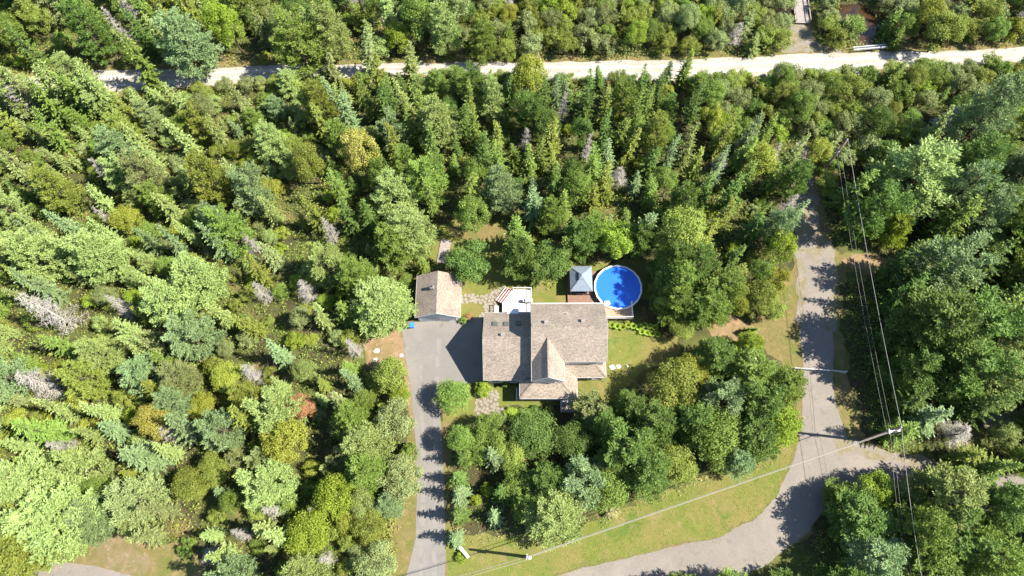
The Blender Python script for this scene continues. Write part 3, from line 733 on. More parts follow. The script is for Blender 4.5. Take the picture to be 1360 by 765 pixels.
# upturned kayak on the grass right of the pool
KY = empty('kayak', (*G(877, 394), 0.02), R(100), label='teal blue kayak lying in the tree shade right of the pool', cat='kayak')
kv, kf = [], []
for i in range(9):
    t = i / 8 * 2 - 1; w = 0.36 * math.sqrt(max(0.01, 1 - t * t)); hh = 0.32 + 0.12 * t * t
    for j in range(8):
        a = 2 * math.pi * j / 8; kv.append((t * 1.7, w * math.cos(a), hh / 2 + hh / 2 * math.sin(a) * (1 if math.sin(a) > 0 else 1)))
for i in range(8):
    for j in range(8): kf.append((i * 8 + j, i * 8 + (j + 1) % 8, (i + 1) * 8 + (j + 1) % 8, (i + 1) * 8 + j))
kf += [tuple(range(7, -1, -1)), tuple(range(64, 72))]
mesh_obj('hull', kv, kf, MT['teal_plastic'], KY, smooth=True)
MB().tube([(-0.4, 0.16, 0.34), (0, 0.2, 0.35), (0.4, 0.16, 0.34), (0.5, 0, 0.34), (0.4, -0.16, 0.34), (0, -0.2, 0.35), (-0.4, -0.16, 0.34), (-0.5, 0, 0.34), (-0.4, 0.16, 0.34)], 0.03, 5).build('cockpit_rim', MT['dark'], KY)


# ------------------------------------------------------------------ small things round the yard
def wheelie(px, py, m, label, rz):
    o = empty('wheeled_bin', (*G(px, py), 0.034), rz, label=label, cat='bin', group='wheeled bins by the garage')
    MB().add([(-0.26, -0.3, 0.08), (0.26, -0.3, 0.08), (0.26, 0.3, 0.08), (-0.26, 0.3, 0.08), (-0.33, -0.4, 0.98), (0.33, -0.4, 0.98), (0.33, 0.4, 0.98), (-0.33, 0.4, 0.98)],
             [(3, 2, 1, 0), (4, 5, 6, 7), (0, 1, 5, 4), (1, 2, 6, 5), (2, 3, 7, 6), (3, 0, 4, 7)]).build('body', m, o, bevel=0.02)
    l = MB().add([(-0.37, -0.45, 0.99), (0.37, -0.45, 0.99), (0.37, 0.42, 0.99), (-0.37, 0.42, 0.99), (-0.3, -0.36, 1.1), (0.3, -0.36, 1.1), (0.3, 0.36, 1.1), (-0.3, 0.36, 1.1)],
                 [(3, 2, 1, 0), (4, 5, 6, 7), (0, 1, 5, 4), (1, 2, 6, 5), (2, 3, 7, 6), (3, 0, 4, 7)]).build('lid', m, o)
    MB().bar((-0.28, 0.52, 1.0), (0.28, 0.52, 1.0), 0.05, 0.05).build('handle', MT['dark'], l)
    for s in (-1, 1): MB().tube([(s * 0.26, 0.3, 0.13), (s * 0.32, 0.3, 0.13)], 0.13, 10).build('wheel', MT['dark'], o)


wheelie(548, 434, MT['blue_plastic'], 'blue wheeled bin on the driveway corner below the garage', R(5))
wheelie(541, 434.5, MT['dark'], 'black wheeled bin standing left of the blue one', R(-4))
# plank walkway behind the garage
WK = empty('boardwalk', (*G(590, 334), 0.0), R(-8), label='weathered grey plank walkway leading from the garage back into the trees', cat='walkway')
for k in range(15):
    MB().box(-0.85, 0.85, -2.1 + 0.28 * k, -1.85 + 0.28 * k, 0.1, 0.15 + 0.008 * (k % 3)).build('plank', MT['grey_wood'], WK)
for s in (-1, 1): MB().box(s * 0.5 - 0.05, s * 0.5 + 0.05, -2.1, 2.05, 0.0, 0.097).build('bearer', MT['grey_wood'], WK)
# mailbox and its board at the drive mouth
MX = empty('mailbox', (*G(612, 727), 0.0), R(-48), label='mailbox with a long white board beside the driveway mouth', cat='mailbox')
MB().box(-0.06, 0.06, -0.06, 0.06, 0, 1.05).build('post', MT['grey_wood'], MX)
MB().box(-0.1, 1.75, -0.2, 0.2, 1.053, 1.12).build('board', MT['white'], MX)
MB().prism([(-0.2, 1.123), (0.2, 1.123), (0.2, 1.35), (0.12, 1.46), (-0.12, 1.46), (-0.2, 1.35)], 'x', -0.62, 0.02).build('box', MT['galv'], MX)
MB().box(1.55, 1.65, -0.05, 0.05, 0, 1.05).build('post', MT['grey_wood'], MX)


def rock(px, py, s, label, zs=0.55):
    bm = bmesh.new(); bmesh.ops.create_icosphere(bm, subdivisions=2, radius=1)
    for v in bm.verts:
        v.co *= 1 + 0.35 * noise.noise(v.co * 1.3 + Vector((px, py, 0))); v.co = Vector((v.co.x * s, v.co.y * s * 0.8, max(-0.1, v.co.z * s * zs)))
    me = bpy.data.meshes.new('boulder'); bm.to_mesh(me); bm.free(); me.materials.append(MT['rock'])
    o = bpy.data.objects.new('boulder', me); C.objects.link(o); o.location = (*G(px, py), 0.02)
    tag(o, label, 'boulder', 'pale boulders')


rock(813, 488, 0.55, 'larger pale boulder on the lawn right of the porch, tree shade around it')
rock(821, 487, 0.42, 'smaller pale boulder just right of its larger neighbour on the lawn')
rock(833, 486, 0.25, 'small pale stone at the right end of the lawn boulders')
rock(500, 466, 0.5, 'pale flat rock on the sandy patch left of the driveway', 0.35)
rock(498, 478, 0.4, 'pale rock at the lower left of the sandy patch by the driveway', 0.4)
rock(533, 472, 0.35, 'small tan rock at the driveway edge on the sandy patch', 0.4)


# ------------------------------------------------------------------ footbridge, guard rails, gates
FB = empty('footbridge', (*G(1062, 14), 0.0), R(-3), label='weathered grey plank footbridge over the creek above the gravel road', cat='footbridge')
for k in range(30): MB().box(-1.25, 1.25, -3.4 + 0.27 * k, -3.16 + 0.27 * k, 0.45, 0.5 + 0.007 * (k % 4)).build('plank', MT['grey_wood'], FB)
for s in (-1, 1):
    MB().box(s * 1.15 - 0.1, s * 1.15 + 0.1, -3.4, 4.7, 0.15, 0.447).build('beam', MT['pole_wood'], FB)
    b = MB().bar((s * 1.28, -3.3, 1.3), (s * 1.28, 4.6, 1.3), 0.14, 0.08)
    for k in range(6): b.bar((s * 1.32, -3.3 + 1.55 * k, 0.3), (s * 1.32, -3.3 + 1.55 * k, 1.26), 0.1, 0.1)
    b.build('railing', MT['grey_wood'], FB)


def guard(a, c, label):
    a, c = Vector((*G(*a, 0.8), 0)), Vector((*G(*c, 0.8), 0)); o = empty('guard_rail', a, label=label, cat='guard rail', group='guard rails at the culvert'); d = c - a
    nrm = Vector((-d.y, d.x, 0)).normalized()
    for z, off in ((0.75, 0.0), (0.72, 0.55)):
        MB().bar(nrm * off + Vector((0, 0, z)), d + nrm * off + Vector((0, 0, z)), 0.16, 0.28).build('rail', MT['galv'], o)
    for k in range(4):
        p = d * (0.04 + 0.3 * k)
        MB().bar(p + nrm * 0.09, p + nrm * 0.09 + Vector((0, 0, 0.6)), 0.14, 0.14).build('post', MT['grey_wood'], o)
        MB().bar(p + nrm * 0.45, p + nrm * 0.45 + Vector((0, 0, 0.6)), 0.12, 0.12).build('post', MT['grey_wood'], o)


guard((1134, 66), (1179, 62), 'pale double guard rail along the far side of the gravel road by the creek')
guard((1128, 100), (1168, 97), 'guard rail on the near side of the gravel road in tree shade')


def gate(a, m_, c, label, w):
    pa, pm, pc = (Vector((*G(*q, 1.0), 0)) for q in (a, m_, c)); o = empty('barrier_gate', pa, label=label, cat='gate', group='barrier gates across the closed trail')
    for p0, p1 in ((pa, pm), (pc, pm)):
        d = (p1 - p0); MB().tube([p0 - pa + Vector((0, 0, 1.0)), p0 + d * 0.985 - pa + Vector((0, 0, 1.0))], w, 8).build('arm', MT['trim'], o)
        MB().tube([p0 - pa + Vector((0, 0, 0.4)), p0 + d * 0.6 - pa + Vector((0, 0, 0.98))], w * 0.55, 6).build('brace', MT['white'], o)
        MB().tube([p0 - pa, p0 - pa + Vector((0, 0, 1.15))], 0.11, 8).build('post', MT['galv'], o)
    MB().tube([pm - pa, pm - pa + Vector((0, 0, 0.95))], 0.08, 8).build('rest_post', MT['dark'], o)


gate((1056, 488.5), (1087, 490.5), (1124, 493.5), 'white barrier gate closed across the asphalt road in the sun', 0.075)
gate((1064, 175), (1082, 175), (1105, 175), 'weathered barrier gate in the bushes near the gravel road', 0.075)


# ------------------------------------------------------------------ utility poles and cables
def pole(base, h, label, transformer=True, lamp=False):
    o = empty('utility_pole', (*base, 0), label=label, cat='utility pole', group='utility poles along the road')
    MB().tube([(0, 0, 0), (0, 0, h * 0.5), (0, 0, h)], [0.23, 0.20, 0.16], 10).build('shaft', MT['pole_wood'], o, smooth=True)
    MB().tube([(0, 0, h + 0.002), (0, 0, h + 0.12), (0, 0, h + 0.3)], [0.08, 0.1, 0.05], 8).build('insulator', MT['white'], o)
    MB().bar((-0.05, -0.35, h * 0.72), (0.05, 0.35, h * 0.72), 0.1, 0.1).build('cable_bracket', MT['galv'], o)
    if transformer:
        t = MB().tube([(0.36, -0.1, h * 0.80), (0.36, -0.1, h * 0.80 + 0.9)], 0.24, 12).build('transformer', MT['galv'], o)
        MB().tube([(0.36, -0.1, h * 0.8 + 0.902), (0.36, -0.1, h * 0.8 + 1.15)], 0.06, 6).build('bushing', MT['white'], t)
    if lamp:
        MB().tube([(0, 0, h - 1.2), (-0.5, -0.2, h - 0.8), (-0.9, -0.35, h - 0.75)], 0.035, 6).build('lamp_arm', MT['galv'], o)
        MB().box(-1.25, -0.85, -0.5, -0.25, h - 0.83, h - 0.7).build('lamp_head', MT['white'], o)
    return Vector((*base, 0))


P1 = pole(G(1146, 585), 10.6, 'tall leaning-looking utility pole at the road junction carrying the power line', True, True)
P2 = pole(G(699, 739.5), 9.2, 'utility pole on the grass strip near the driveway mouth, seen from straight above', True)
P3 = pole(G(1125, 186, 10.4), 10.4, 'utility pole among the trees beside the trail near the gravel road', False)
P4 = pole(G(1226, 800, 10), 10.5, 'utility pole beyond the lower edge of the photo', False)
P5 = pole(G(470, 806, 9), 9.4, 'utility pole beyond the lower edge left of the driveway', False)


def cable(a, za, c, zc, rad, m, label, off=0.0, sag=0.5, group='overhead cables'):
    d = (c - a); nrm = Vector((-d.y, d.x, 0)).normalized() * off; pts = []
    for k in range(25):
        t = k / 24; p = a.lerp(c, t) + nrm; pts.append((p.x, p.y, za + (zc - za) * t - sag * 4 * t * (1 - t)))
    o = MB().tube(pts, rad, 5).build('overhead_cable', MT[m], None); tag(o, label, 'cable', group)


cable(P1, 10.85, P3, 10.65, 0.027, 'cable', 'thin power cable running up the right side from the junction pole')
cable(P1, 10.85, P4, 10.75, 0.027, 'cable', 'thin power cable running down from the junction pole to the lower edge')
cable(P1, 7.9, P3, 7.7, 0.012, 'cable', 'lower left telephone cable of the pair above the junction pole', 0.45, 0.7)
cable(P1, 8.1, P3, 7.9, 0.018, 'cable_pale', 'lower right telephone cable of the pair above the junction pole', -0.1, 0.7)
cable(P1, 7.9, P4, 7.7, 0.012, 'cable', 'lower left telephone cable of the pair below the junction pole', 0.45, 0.8)
cable(P1, 8.1, P4, 7.9, 0.018, 'cable_pale', 'lower right telephone cable of the pair below the junction pole', -0.1, 0.8)
cable(P1, 8.0, P2, 6.9, 0.045, 'cable_pale', 'thick pale cable running over the grass from the junction pole to the near pole', 0.0, 0.5)
cable(P1, 9.7, P2, 8.5, 0.025, 'cable', 'thin dark cable running over the grass from the junction pole', 0.12, 0.5)
cable(P2, 6.9, P5, 6.9, 0.042, 'cable_pale', 'thick pale cable running from the near pole over the driveway mouth', 0.0, 0.4)
cable(P2, 8.5, P5, 8.5, 0.02, 'cable', 'thin dark cable running from the near pole over the driveway mouth', 0.35, 0.4)

#TREES#
# ------------------------------------------------------------------ trees: a few crowns of each kind, then every tree placed on its own
def tube_np(V, Fc, pts, rad, seg=5):
    k = len(V); n = len(pts)
    for i, p in enumerate(pts):
        p = Vector(p); d = (Vector(pts[min(i + 1, n - 1)]) - Vector(pts[max(i - 1, 0)])).normalized()
        x = d.cross(Vector((0.31, 0.9, 0.3))); x = x.normalized() if x.length > 1e-3 else Vector((1, 0, 0)); y = d.cross(x)
        for j in range(seg):
            a = 6.2832 * j / seg; q = p + (x * math.cos(a) + y * math.sin(a)) * rad[i]; V.append((q.x, q.y, q.z))
    for i in range(n - 1):
        for j in range(seg):
            a, b = k + i * seg + j, k + i * seg + (j + 1) % seg; Fc.append((a, b, b + seg, a + seg))


class Leaves:
    def __init__(s, seed): s.r = np.random.default_rng(seed); s.v = []; s.t = []

    def blades(s, P, D, Lg, W, tint, up=None, roll=0.9):
        """kite shaped sprays: roots P, directions D, lengths, widths"""
        P = np.asarray(P, float); D = np.asarray(D, float); n = len(P)
        D = D / np.linalg.norm(D, axis=1, keepdims=True)
        up = np.array([0, 0, 1.0]) if up is None else up
        X = np.cross(D, up); X /= np.maximum(np.linalg.norm(X, axis=1, keepdims=True), 1e-6)
        Y = np.cross(X, D); a = s.r.uniform(-roll, roll, (n, 1)); X = X * np.cos(a) + Y * np.sin(a)
        Lg = np.broadcast_to(np.asarray(Lg, float).reshape(-1, 1), (n, 1)); W = np.broadcast_to(np.asarray(W, float).reshape(-1, 1), (n, 1))
        q = np.stack([P, P + D * Lg * 0.5 + X * W / 2, P + D * Lg, P + D * Lg * 0.5 - X * W / 2], 1)
        s.v.append(q); s.t.append(np.broadcast_to(np.asarray(tint, float), (n,)))

    def cards(s, P, Nn, size, tint):
        """leaf faces centred on P, facing about Nn"""
        P = np.asarray(P, float); n = len(P); Nn = Nn / np.maximum(np.linalg.norm(Nn, axis=1, keepdims=True), 1e-6)
        rv = s.r.normal(size=(n, 3)); X = np.cross(Nn, rv); X /= np.maximum(np.linalg.norm(X, axis=1, keepdims=True), 1e-6); Y = np.cross(Nn, X)
        a = (size * s.r.uniform(0.6, 1.3, n)).reshape(-1, 1) / 2; b = a * s.r.uniform(0.55, 0.9, (n, 1))
        s.v.append(np.stack([P - X * a, P - Y * b + X * a * 0.1, P + X * a, P + Y * b + X * a * 0.1], 1)); s.t.append(np.broadcast_to(np.asarray(tint, float), (n,)))

    def mesh(s, name):
        v = np.concatenate(s.v); t = np.concatenate(s.t); n = len(v)
        me = bpy.data.meshes.new(name); me.vertices.add(n * 4); me.vertices.foreach_set('co', v.reshape(-1).astype(np.float32))
        me.loops.add(n * 4); me.loops.foreach_set('vertex_index', np.arange(n * 4, dtype=np.int32))
        me.polygons.add(n); me.polygons.foreach_set('loop_start', np.arange(0, n * 4, 4, dtype=np.int32))
        me.update(calc_edges=True)
        a = me.attributes.new('tint', 'FLOAT', 'FACE'); a.data.foreach_set('value', np.clip(t, 0, 1).astype(np.float32))
        me.materials.append(None); return me


def wood_mesh(name, V, Fc):
    me = bpy.data.meshes.new(name); me.from_pydata(V, [], Fc); me.polygons.foreach_set('use_smooth', [True] * len(Fc)); me.materials.append(None); me.update(); return me


def conifer(seed, h=10.0, rad=2.1, whorls=19, per=8, droop=0.25, dens=2.3, shape=0.85, base=0.08, spray=0.42, gap=0.12):
    L = Leaves(seed); r = L.r; V, Fc = [], []
    lean = [(r.normal(0, 0.06) * i, r.normal(0, 0.06) * i, h * i / 4) for i in range(5)]
    tube_np(V, Fc, lean, [0.17, 0.13, 0.09, 0.055, 0.012], 7)
    axis = lambda z: np.array([np.interp(z, [q[2] for q in lean], [q[0] for q in lean]), np.interp(z, [q[2] for q in lean], [q[1] for q in lean]), z])
    side = r.uniform(0.75, 1.15, 8)
    for w in range(whorls):
        f = base + (0.985 - base) * (w / (whorls - 1)) ** 0.92
        z0 = f * h; prof = rad * (1 - f) ** shape + 0.06
        if f < 0.2: prof *= 0.6 + 2 * f
        nb = max(4, int(per * (0.6 + 0.4 * (1 - f)) + r.integers(0, 2))); ph = r.random() * 6.28
        for b in range(nb):
            if r.random() < gap: continue
            a = ph + 6.283 * b / nb + r.normal(0, 0.2); z = z0 + r.normal(0, 0.15)
            ln = prof * side[int((a % 6.283) / 6.2832 * 8) % 8] * r.uniform(0.72, 1.22)
            dirv = np.array([math.cos(a), math.sin(a), 0]); lat = np.array([-math.sin(a), math.cos(a), 0])
            rise = 0.55 * f - droop * (1 - f)
            n = max(4, int(ln / 0.13 * dens)); t = np.linspace(0.18, 1.0, n)
            zc = z + ln * (rise * t - 0.18 * droop * 4 * t * (1 - t)) + 0.22 * ln * t ** 3 * droop
            P = axis(min(z, h * 0.99))[None, :] * np.array([1, 1, 0]) + dirv[None, :] * (ln * t)[:, None]; P[:, 2] = zc
            br_t = r.uniform(0.0, 0.35)
            if f < 0.7 and b % 2 == 0: tube_np(V, Fc, [tuple(axis(z)), tuple(P[n // 2]), tuple(P[-1])], [0.035, 0.022, 0.008], 3)
            for sgn in (-1, 1):
                D = dirv[None, :] * r.uniform(0.5, 1.0, (n, 1)) + lat[None, :] * sgn * r.uniform(0.5, 1.1, (n, 1)); D[:, 2] += r.normal(0.02, 0.22, n) - 0.1 * droop
                lg = spray * (0.35 + 0.9 * (1 - t)) * r.uniform(0.7, 1.3, n) * min(1.0, 0.45 + ln / 2.2)
                L.blades(P + r.normal(0, 0.03, (n, 3)), D, lg, lg * r.uniform(0.28, 0.46, n), br_t + 0.35 * t + r.uniform(0, 0.35, n))
            D = np.repeat(dirv[None, :], 2, 0) + r.normal(0, 0.2, (2, 3)); L.blades(np.repeat(P[-1:], 2, 0), D, spray * 0.8, spray * 0.3, 0.85)
            k = max(2, n // 2); idx = r.integers(0, n, k)     # tufts standing on the branch
            D = dirv[None, :] * 0.5 + r.normal(0, 0.4, (k, 3)); D[:, 2] = np.abs(D[:, 2]) + 0.35
            L.blades(P[idx], D, spray * 0.5 * r.uniform(0.6, 1.2, k), spray * 0.2, 0.5 + r.uniform(0, 0.4, k))
    P = np.repeat(axis(h * 0.985)[None, :], 9, 0); D = r.normal(0, 0.35, (9, 3)); D[:, 2] = 1; L.blades(P - [0, 0, 0.3], D, r.uniform(0.35, 0.7, 9), 0.12, 0.8)
    return L.mesh('crown'), wood_mesh('trunk', V, Fc)


def pine(seed, h=11.0, rad=2.8, whorls=11, per=6, tuft=0.25, top=0.55):
    L = Leaves(seed); r = L.r; V, Fc = [], []
    tube_np(V, Fc, [(0, 0, 0), (0.06, 0, h * 0.4), (0, 0.08, h * 0.75), (0.03, 0, h * 0.98)], [0.22, 0.17, 0.1, 0.02], 7)
    for w in range(whorls):
        f = 0.16 + 0.8 * w / (whorls - 1); z0 = f * h
        prof = rad * min(1.0, 0.62 + f * 1.2) * (1 - max(0, (f - 0.3)) / 0.78) ** top
        nb = int(per - 2 * (f > 0.85) + r.integers(-1, 2)); ph = r.random() * 6.28
        for b in range(nb):
            a = ph + 6.283 * b / nb + r.normal(0, 0.25); ln = prof * r.uniform(0.6, 1.2); z = z0 + r.normal(0, 0.25)
            dirv = np.array([math.cos(a), math.sin(a), 0]); lat = np.array([-math.sin(a), math.cos(a), 0])
            rise = 0.12 + 0.5 * f ** 2 + r.normal(0, 0.06)
            end = np.array([0, 0, z]) + dirv * ln + np.array([0, 0, ln * rise + 0.12 * ln])
            mid = np.array([0, 0, z]) + dirv * ln * 0.5 + np.array([0, 0, ln * rise * 0.35])
            if f < 0.9: tube_np(V, Fc, [(0, 0, z), tuple(mid), tuple(end)], [0.05, 0.035, 0.01], 4)
            br_t = r.uniform(0, 0.35); nt = max(3, int(ln * 3.0))
            for q in range(nt):
                t = 0.38 + 0.62 * (q + 0.5) / nt; base_p = (1 - t) ** 2 * np.array([0, 0, z]) + 2 * t * (1 - t) * mid + t * t * end
                for sd in (-1, 0, 1):
                    off = lat * sd * (0.25 + 0.45 * (1 - t)) * ln * 0.5 * r.uniform(0.5, 1.2) + dirv * abs(sd) * 0.25 + np.array([0, 0, r.normal(0.05, 0.07)])
                    c = base_p + off; k = 15
                    D = r.normal(0, 0.75, (k, 3)) + dirv * 0.55 + lat * sd * 0.5; D[:, 2] = np.abs(D[:, 2]) * 0.7 + 0.18
                    L.blades(np.repeat(c[None, :], k, 0) + r.normal(0, 0.09, (k, 3)), D, tuft * r.uniform(0.8, 1.6, k), tuft * r.uniform(0.3, 0.5, k), br_t + 0.25 + 0.4 * r.random(k), roll=1.5)
    for q in range(42):
        z = h * r.uniform(0.55, 0.99); a = r.random() * 6.28; rr = 0.5 * (1 - z / h) * rad * r.random() + 0.12; k = 10
        D = r.normal(0, 0.7, (k, 3)); D[:, 2] = np.abs(D[:, 2]) * 0.8 + 0.3; c = np.array([[rr * math.cos(a), rr * math.sin(a), z]])
        L.blades(np.repeat(c, k, 0), D, tuft * r.uniform(0.9, 1.5, k), tuft * r.uniform(0.3, 0.5, k), 0.2 + 0.5 * r.random(k), roll=1.5)
    k = 16; D = r.normal(0, 0.5, (k, 3)); D[:, 2] = 1; L.blades(np.repeat([[0.03, 0, h * 0.96]], k, 0), D, tuft * 1.4, tuft * 0.4, 0.7)
    return L.mesh('crown'), wood_mesh('trunk', V, Fc)


def broadleaf(seed, h=9.0, rad=3.0, lobes=50, leaf=0.21, per=190, bottom=0.2, stems=1, flat=0.0):
    L = Leaves(seed); r = L.r; V, Fc = [], []; cz = h * (bottom + 1) / 2; rz = h * (1 - bottom) / 2
    for s_ in range(stems):
        ox, oy = (0, 0) if stems == 1 else r.normal(0, 0.25, 2)
        tube_np(V, Fc, [(ox, oy, 0), (ox * 1.6, oy * 1.6, h * 0.35), (ox * 3, oy * 3, h * 0.8)], [0.2 / stems ** 0.6, 0.13 / stems ** 0.6, 0.03], 6)
    dents = r.normal(size=(7, 3)); dents /= np.linalg.norm(dents, axis=1, keepdims=True); dd = r.uniform(-0.28, 0.2, 7)
    for k in range(lobes):
        u = r.normal(size=3); u /= np.linalg.norm(u); u[2] = u[2] if u[2] > -0.5 else -u[2]
        m = 1 + float((dd * np.exp(-4 * (1 - dents @ u))).sum())
        rr = r.uniform(0.45, 0.96) if k % 4 == 0 else r.uniform(0.72, 0.98)
        c = np.array([u[0] * rad, u[1] * rad, cz + u[2] * rz]) * np.array([rr * m, rr * m, 1]); c[2] = cz + u[2] * rz * rr * m
        if k % 3 == 0: tube_np(V, Fc, [(0, 0, h * (0.2 + 0.35 * r.random())), tuple((c + [0, 0, cz]) / 2 * [0.9, 0.9, 1]), tuple(c)], [0.06, 0.035, 0.01], 4)
        lr = rad * r.uniform(0.2, 0.36); n = int(per * (lr / (rad * 0.28)) ** 2)
        q = r.normal(size=(n, 3)); q /= np.linalg.norm(q, axis=1, keepdims=True); q[:, 2] *= 0.75
        P = c + q * lr * r.uniform(0.55, 1.1, (n, 1)); keep = P[:, 2] > 0.1; P, q = P[keep], q[keep]; n = len(P)
        if n == 0: continue
        lt = r.uniform(0, 0.4)
        L.cards(P, q * 0.75 + np.array([0, 0, 0.45]) + r.normal(0, 0.48, (n, 3)), leaf, lt + r.uniform(0, 0.55, n))
    return L.mesh('crown'), wood_mesh('trunk', V, Fc)


def snag(seed, h=10.0, rad=1.7, whorls=17, per=6):
    r = np.random.default_rng(seed); V, Fc = [], []
    tube_np(V, Fc, [(0, 0, 0), (0.05, 0.02, h * 0.5), (0, 0, h)], [0.17, 0.10, 0.015], 6)
    TV, TF = [], []
    for w in range(whorls):
        f = 0.15 + 0.83 * w / (whorls - 1); z = f * h; prof = rad * (1 - f) ** 0.7 + 0.12
        for b in range(per):
            a = r.random() * 6.28; ln = prof * r.uniform(0.5, 1.2); d = np.array([math.cos(a), math.sin(a), 0]); lat = np.array([-math.sin(a), math.cos(a), 0])
            p = [np.array([0, 0, z]) + d * ln * t + np.array([0, 0, ln * (-0.2 * t + 0.25 * t * t + 0.3 * f * t)]) + r.normal(0, 0.04, 3) for t in (0, 0.5, 1)]
            tube_np(TV, TF, [tuple(q) for q in p], [0.03, 0.022, 0.01], 3)
            for q in range(12):
                t = r.uniform(0.2, 1); c = p[0] + (p[2] - p[0]) * t; e = c + d * 0.3 * r.random() + lat * r.choice([-1, 1]) * ln * 0.28 * r.uniform(0.5, 1.3) + np.array([0, 0, r.normal(-0.04, 0.1)])
                tube_np(TV, TF, [tuple(c), tuple(e)], [0.017, 0.008], 3)
    return wood_mesh('branches', TV, TF), wood_mesh('trunk', V, Fc)


def fern(seed):
    L = Leaves(seed); r = L.r
    for b in range(11):
        a = 6.283 * b / 11 + r.normal(0, 0.15); d = np.array([math.cos(a), math.sin(a), 0]); lat = np.array([-math.sin(a), math.cos(a), 0]); ln = r.uniform(0.7, 1.0)
        t = np.linspace(0.1, 1, 12); P = d[None] * (ln * 0.75 * t)[:, None]; P[:, 2] = ln * (1.25 * t - 0.75 * t * t)
        for s in (-1, 1): L.blades(P, d[None] * 0.35 + lat[None] * s + np.array([0, 0, -0.1]), 0.30 * np.sin(np.pi * (0.12 + 0.83 * t)), 0.10, 0.3 + 0.5 * r.random(12), roll=0.3)
    V, Fc = [], []; tube_np(V, Fc, [(0, 0, 0), (0, 0, 0.22)], [0.09, 0.05], 6)
    return L.mesh('frond'), wood_mesh('rootstock', V, Fc)


# kind: (protos, height, radius, name, category, noun)
KIND = {
    'S': ([conifer(11), conifer(12, whorls=19, per=8, droop=0.4, shape=0.75), conifer(13, rad=1.9, whorls=16, spray=0.48, gap=0.2), conifer(14, whorls=18, shape=0.95, droop=0.1), conifer(15, rad=2.3, per=8, gap=0.22, spray=0.46)], 10.0, 2.1, 'spruce_tree', 'spruce', 'spruce'),
    'F': ([conifer(21, rad=1.35, whorls=22, per=7, droop=0.15, shape=1.0, spray=0.34, gap=0.05), conifer(22, rad=1.35, whorls=24, per=8, droop=0.05, shape=0.85, spray=0.34, gap=0.05), conifer(23, rad=1.4, whorls=21, shape=1.1, droop=0.2, spray=0.46)], 10.0, 1.35, 'fir_tree', 'fir', 'narrow fir'),
    'P': ([pine(31), pine(32, whorls=10, per=7), pine(33, rad=2.7, whorls=12, tuft=0.23), pine(34, whorls=9, top=0.4, tuft=0.28)], 11.0, 2.8, 'pine_tree', 'pine', 'pine'),
    'B': ([broadleaf(41), broadleaf(42, lobes=60, per=170), broadleaf(43, lobes=42, per=210, leaf=0.23), broadleaf(44, lobes=66, leaf=0.19, per=180)], 9.0, 3.0, 'broadleaf_tree', 'tree', 'broadleaf tree'),
    'A': ([broadleaf(51, h=4.2, rad=2.0, lobes=36, leaf=0.17, per=130, bottom=0.05, stems=4), broadleaf(52, h=4.2, rad=2.0, lobes=30, leaf=0.18, per=140, bottom=0.05, stems=5), broadleaf(53, h=4.2, rad=2.0, lobes=42, leaf=0.15, per=140, bottom=0.05, stems=4)], 4.2, 2.0, 'alder_bush', 'bush', 'bush'),
    'W': (None, 4.2, 2.0, 'wild_shrub', 'shrub', 'low shrub'),
    'D': ([snag(61, whorls=22, per=5), snag(62, per=6, whorls=20, rad=1.9), snag(63, whorls=24, per=5)], 10.0, 1.7, 'dead_tree', 'dead tree', 'dead tree'),
    'C': ([broadleaf(71, h=2.4, rad=1.15, lobes=40, leaf=0.15, per=70, bottom=0.02), broadleaf(72, h=2.4, rad=1.15, lobes=36, leaf=0.16, per=75, bottom=0.02)], 2.4, 1.15, 'garden_shrub', 'shrub', 'garden shrub'),
    'N': ([fern(81), fern(82)], 0.6, 0.75, 'fern', 'fern', 'fern'),
}
KIND['W'] = (KIND['A'][0],) + KIND['W'][1:]
PARTNAME = {'W': ('foliage', 'stems'), 'D': ('branches', 'trunk'), 'A': ('foliage', 'stems'), 'C': ('foliage', 'stems'), 'N': ('fronds', 'rootstock')}
ANCH = {'S': 0.93, 'F': 0.93, 'P': 0.72, 'B': 0.62, 'A': 0.6, 'W': 0.6, 'D': 0.9, 'C': 0.5, 'N': 0.4}
PLANTS = []            # (kind, x, y, h, r, tone, hand label)


def plant(kind, px, py, h, r, tone, label=None):
    g = G(px, py, h * ANCH[kind]); PLANTS.append((kind, g.x, g.y, h, r, tone, label))


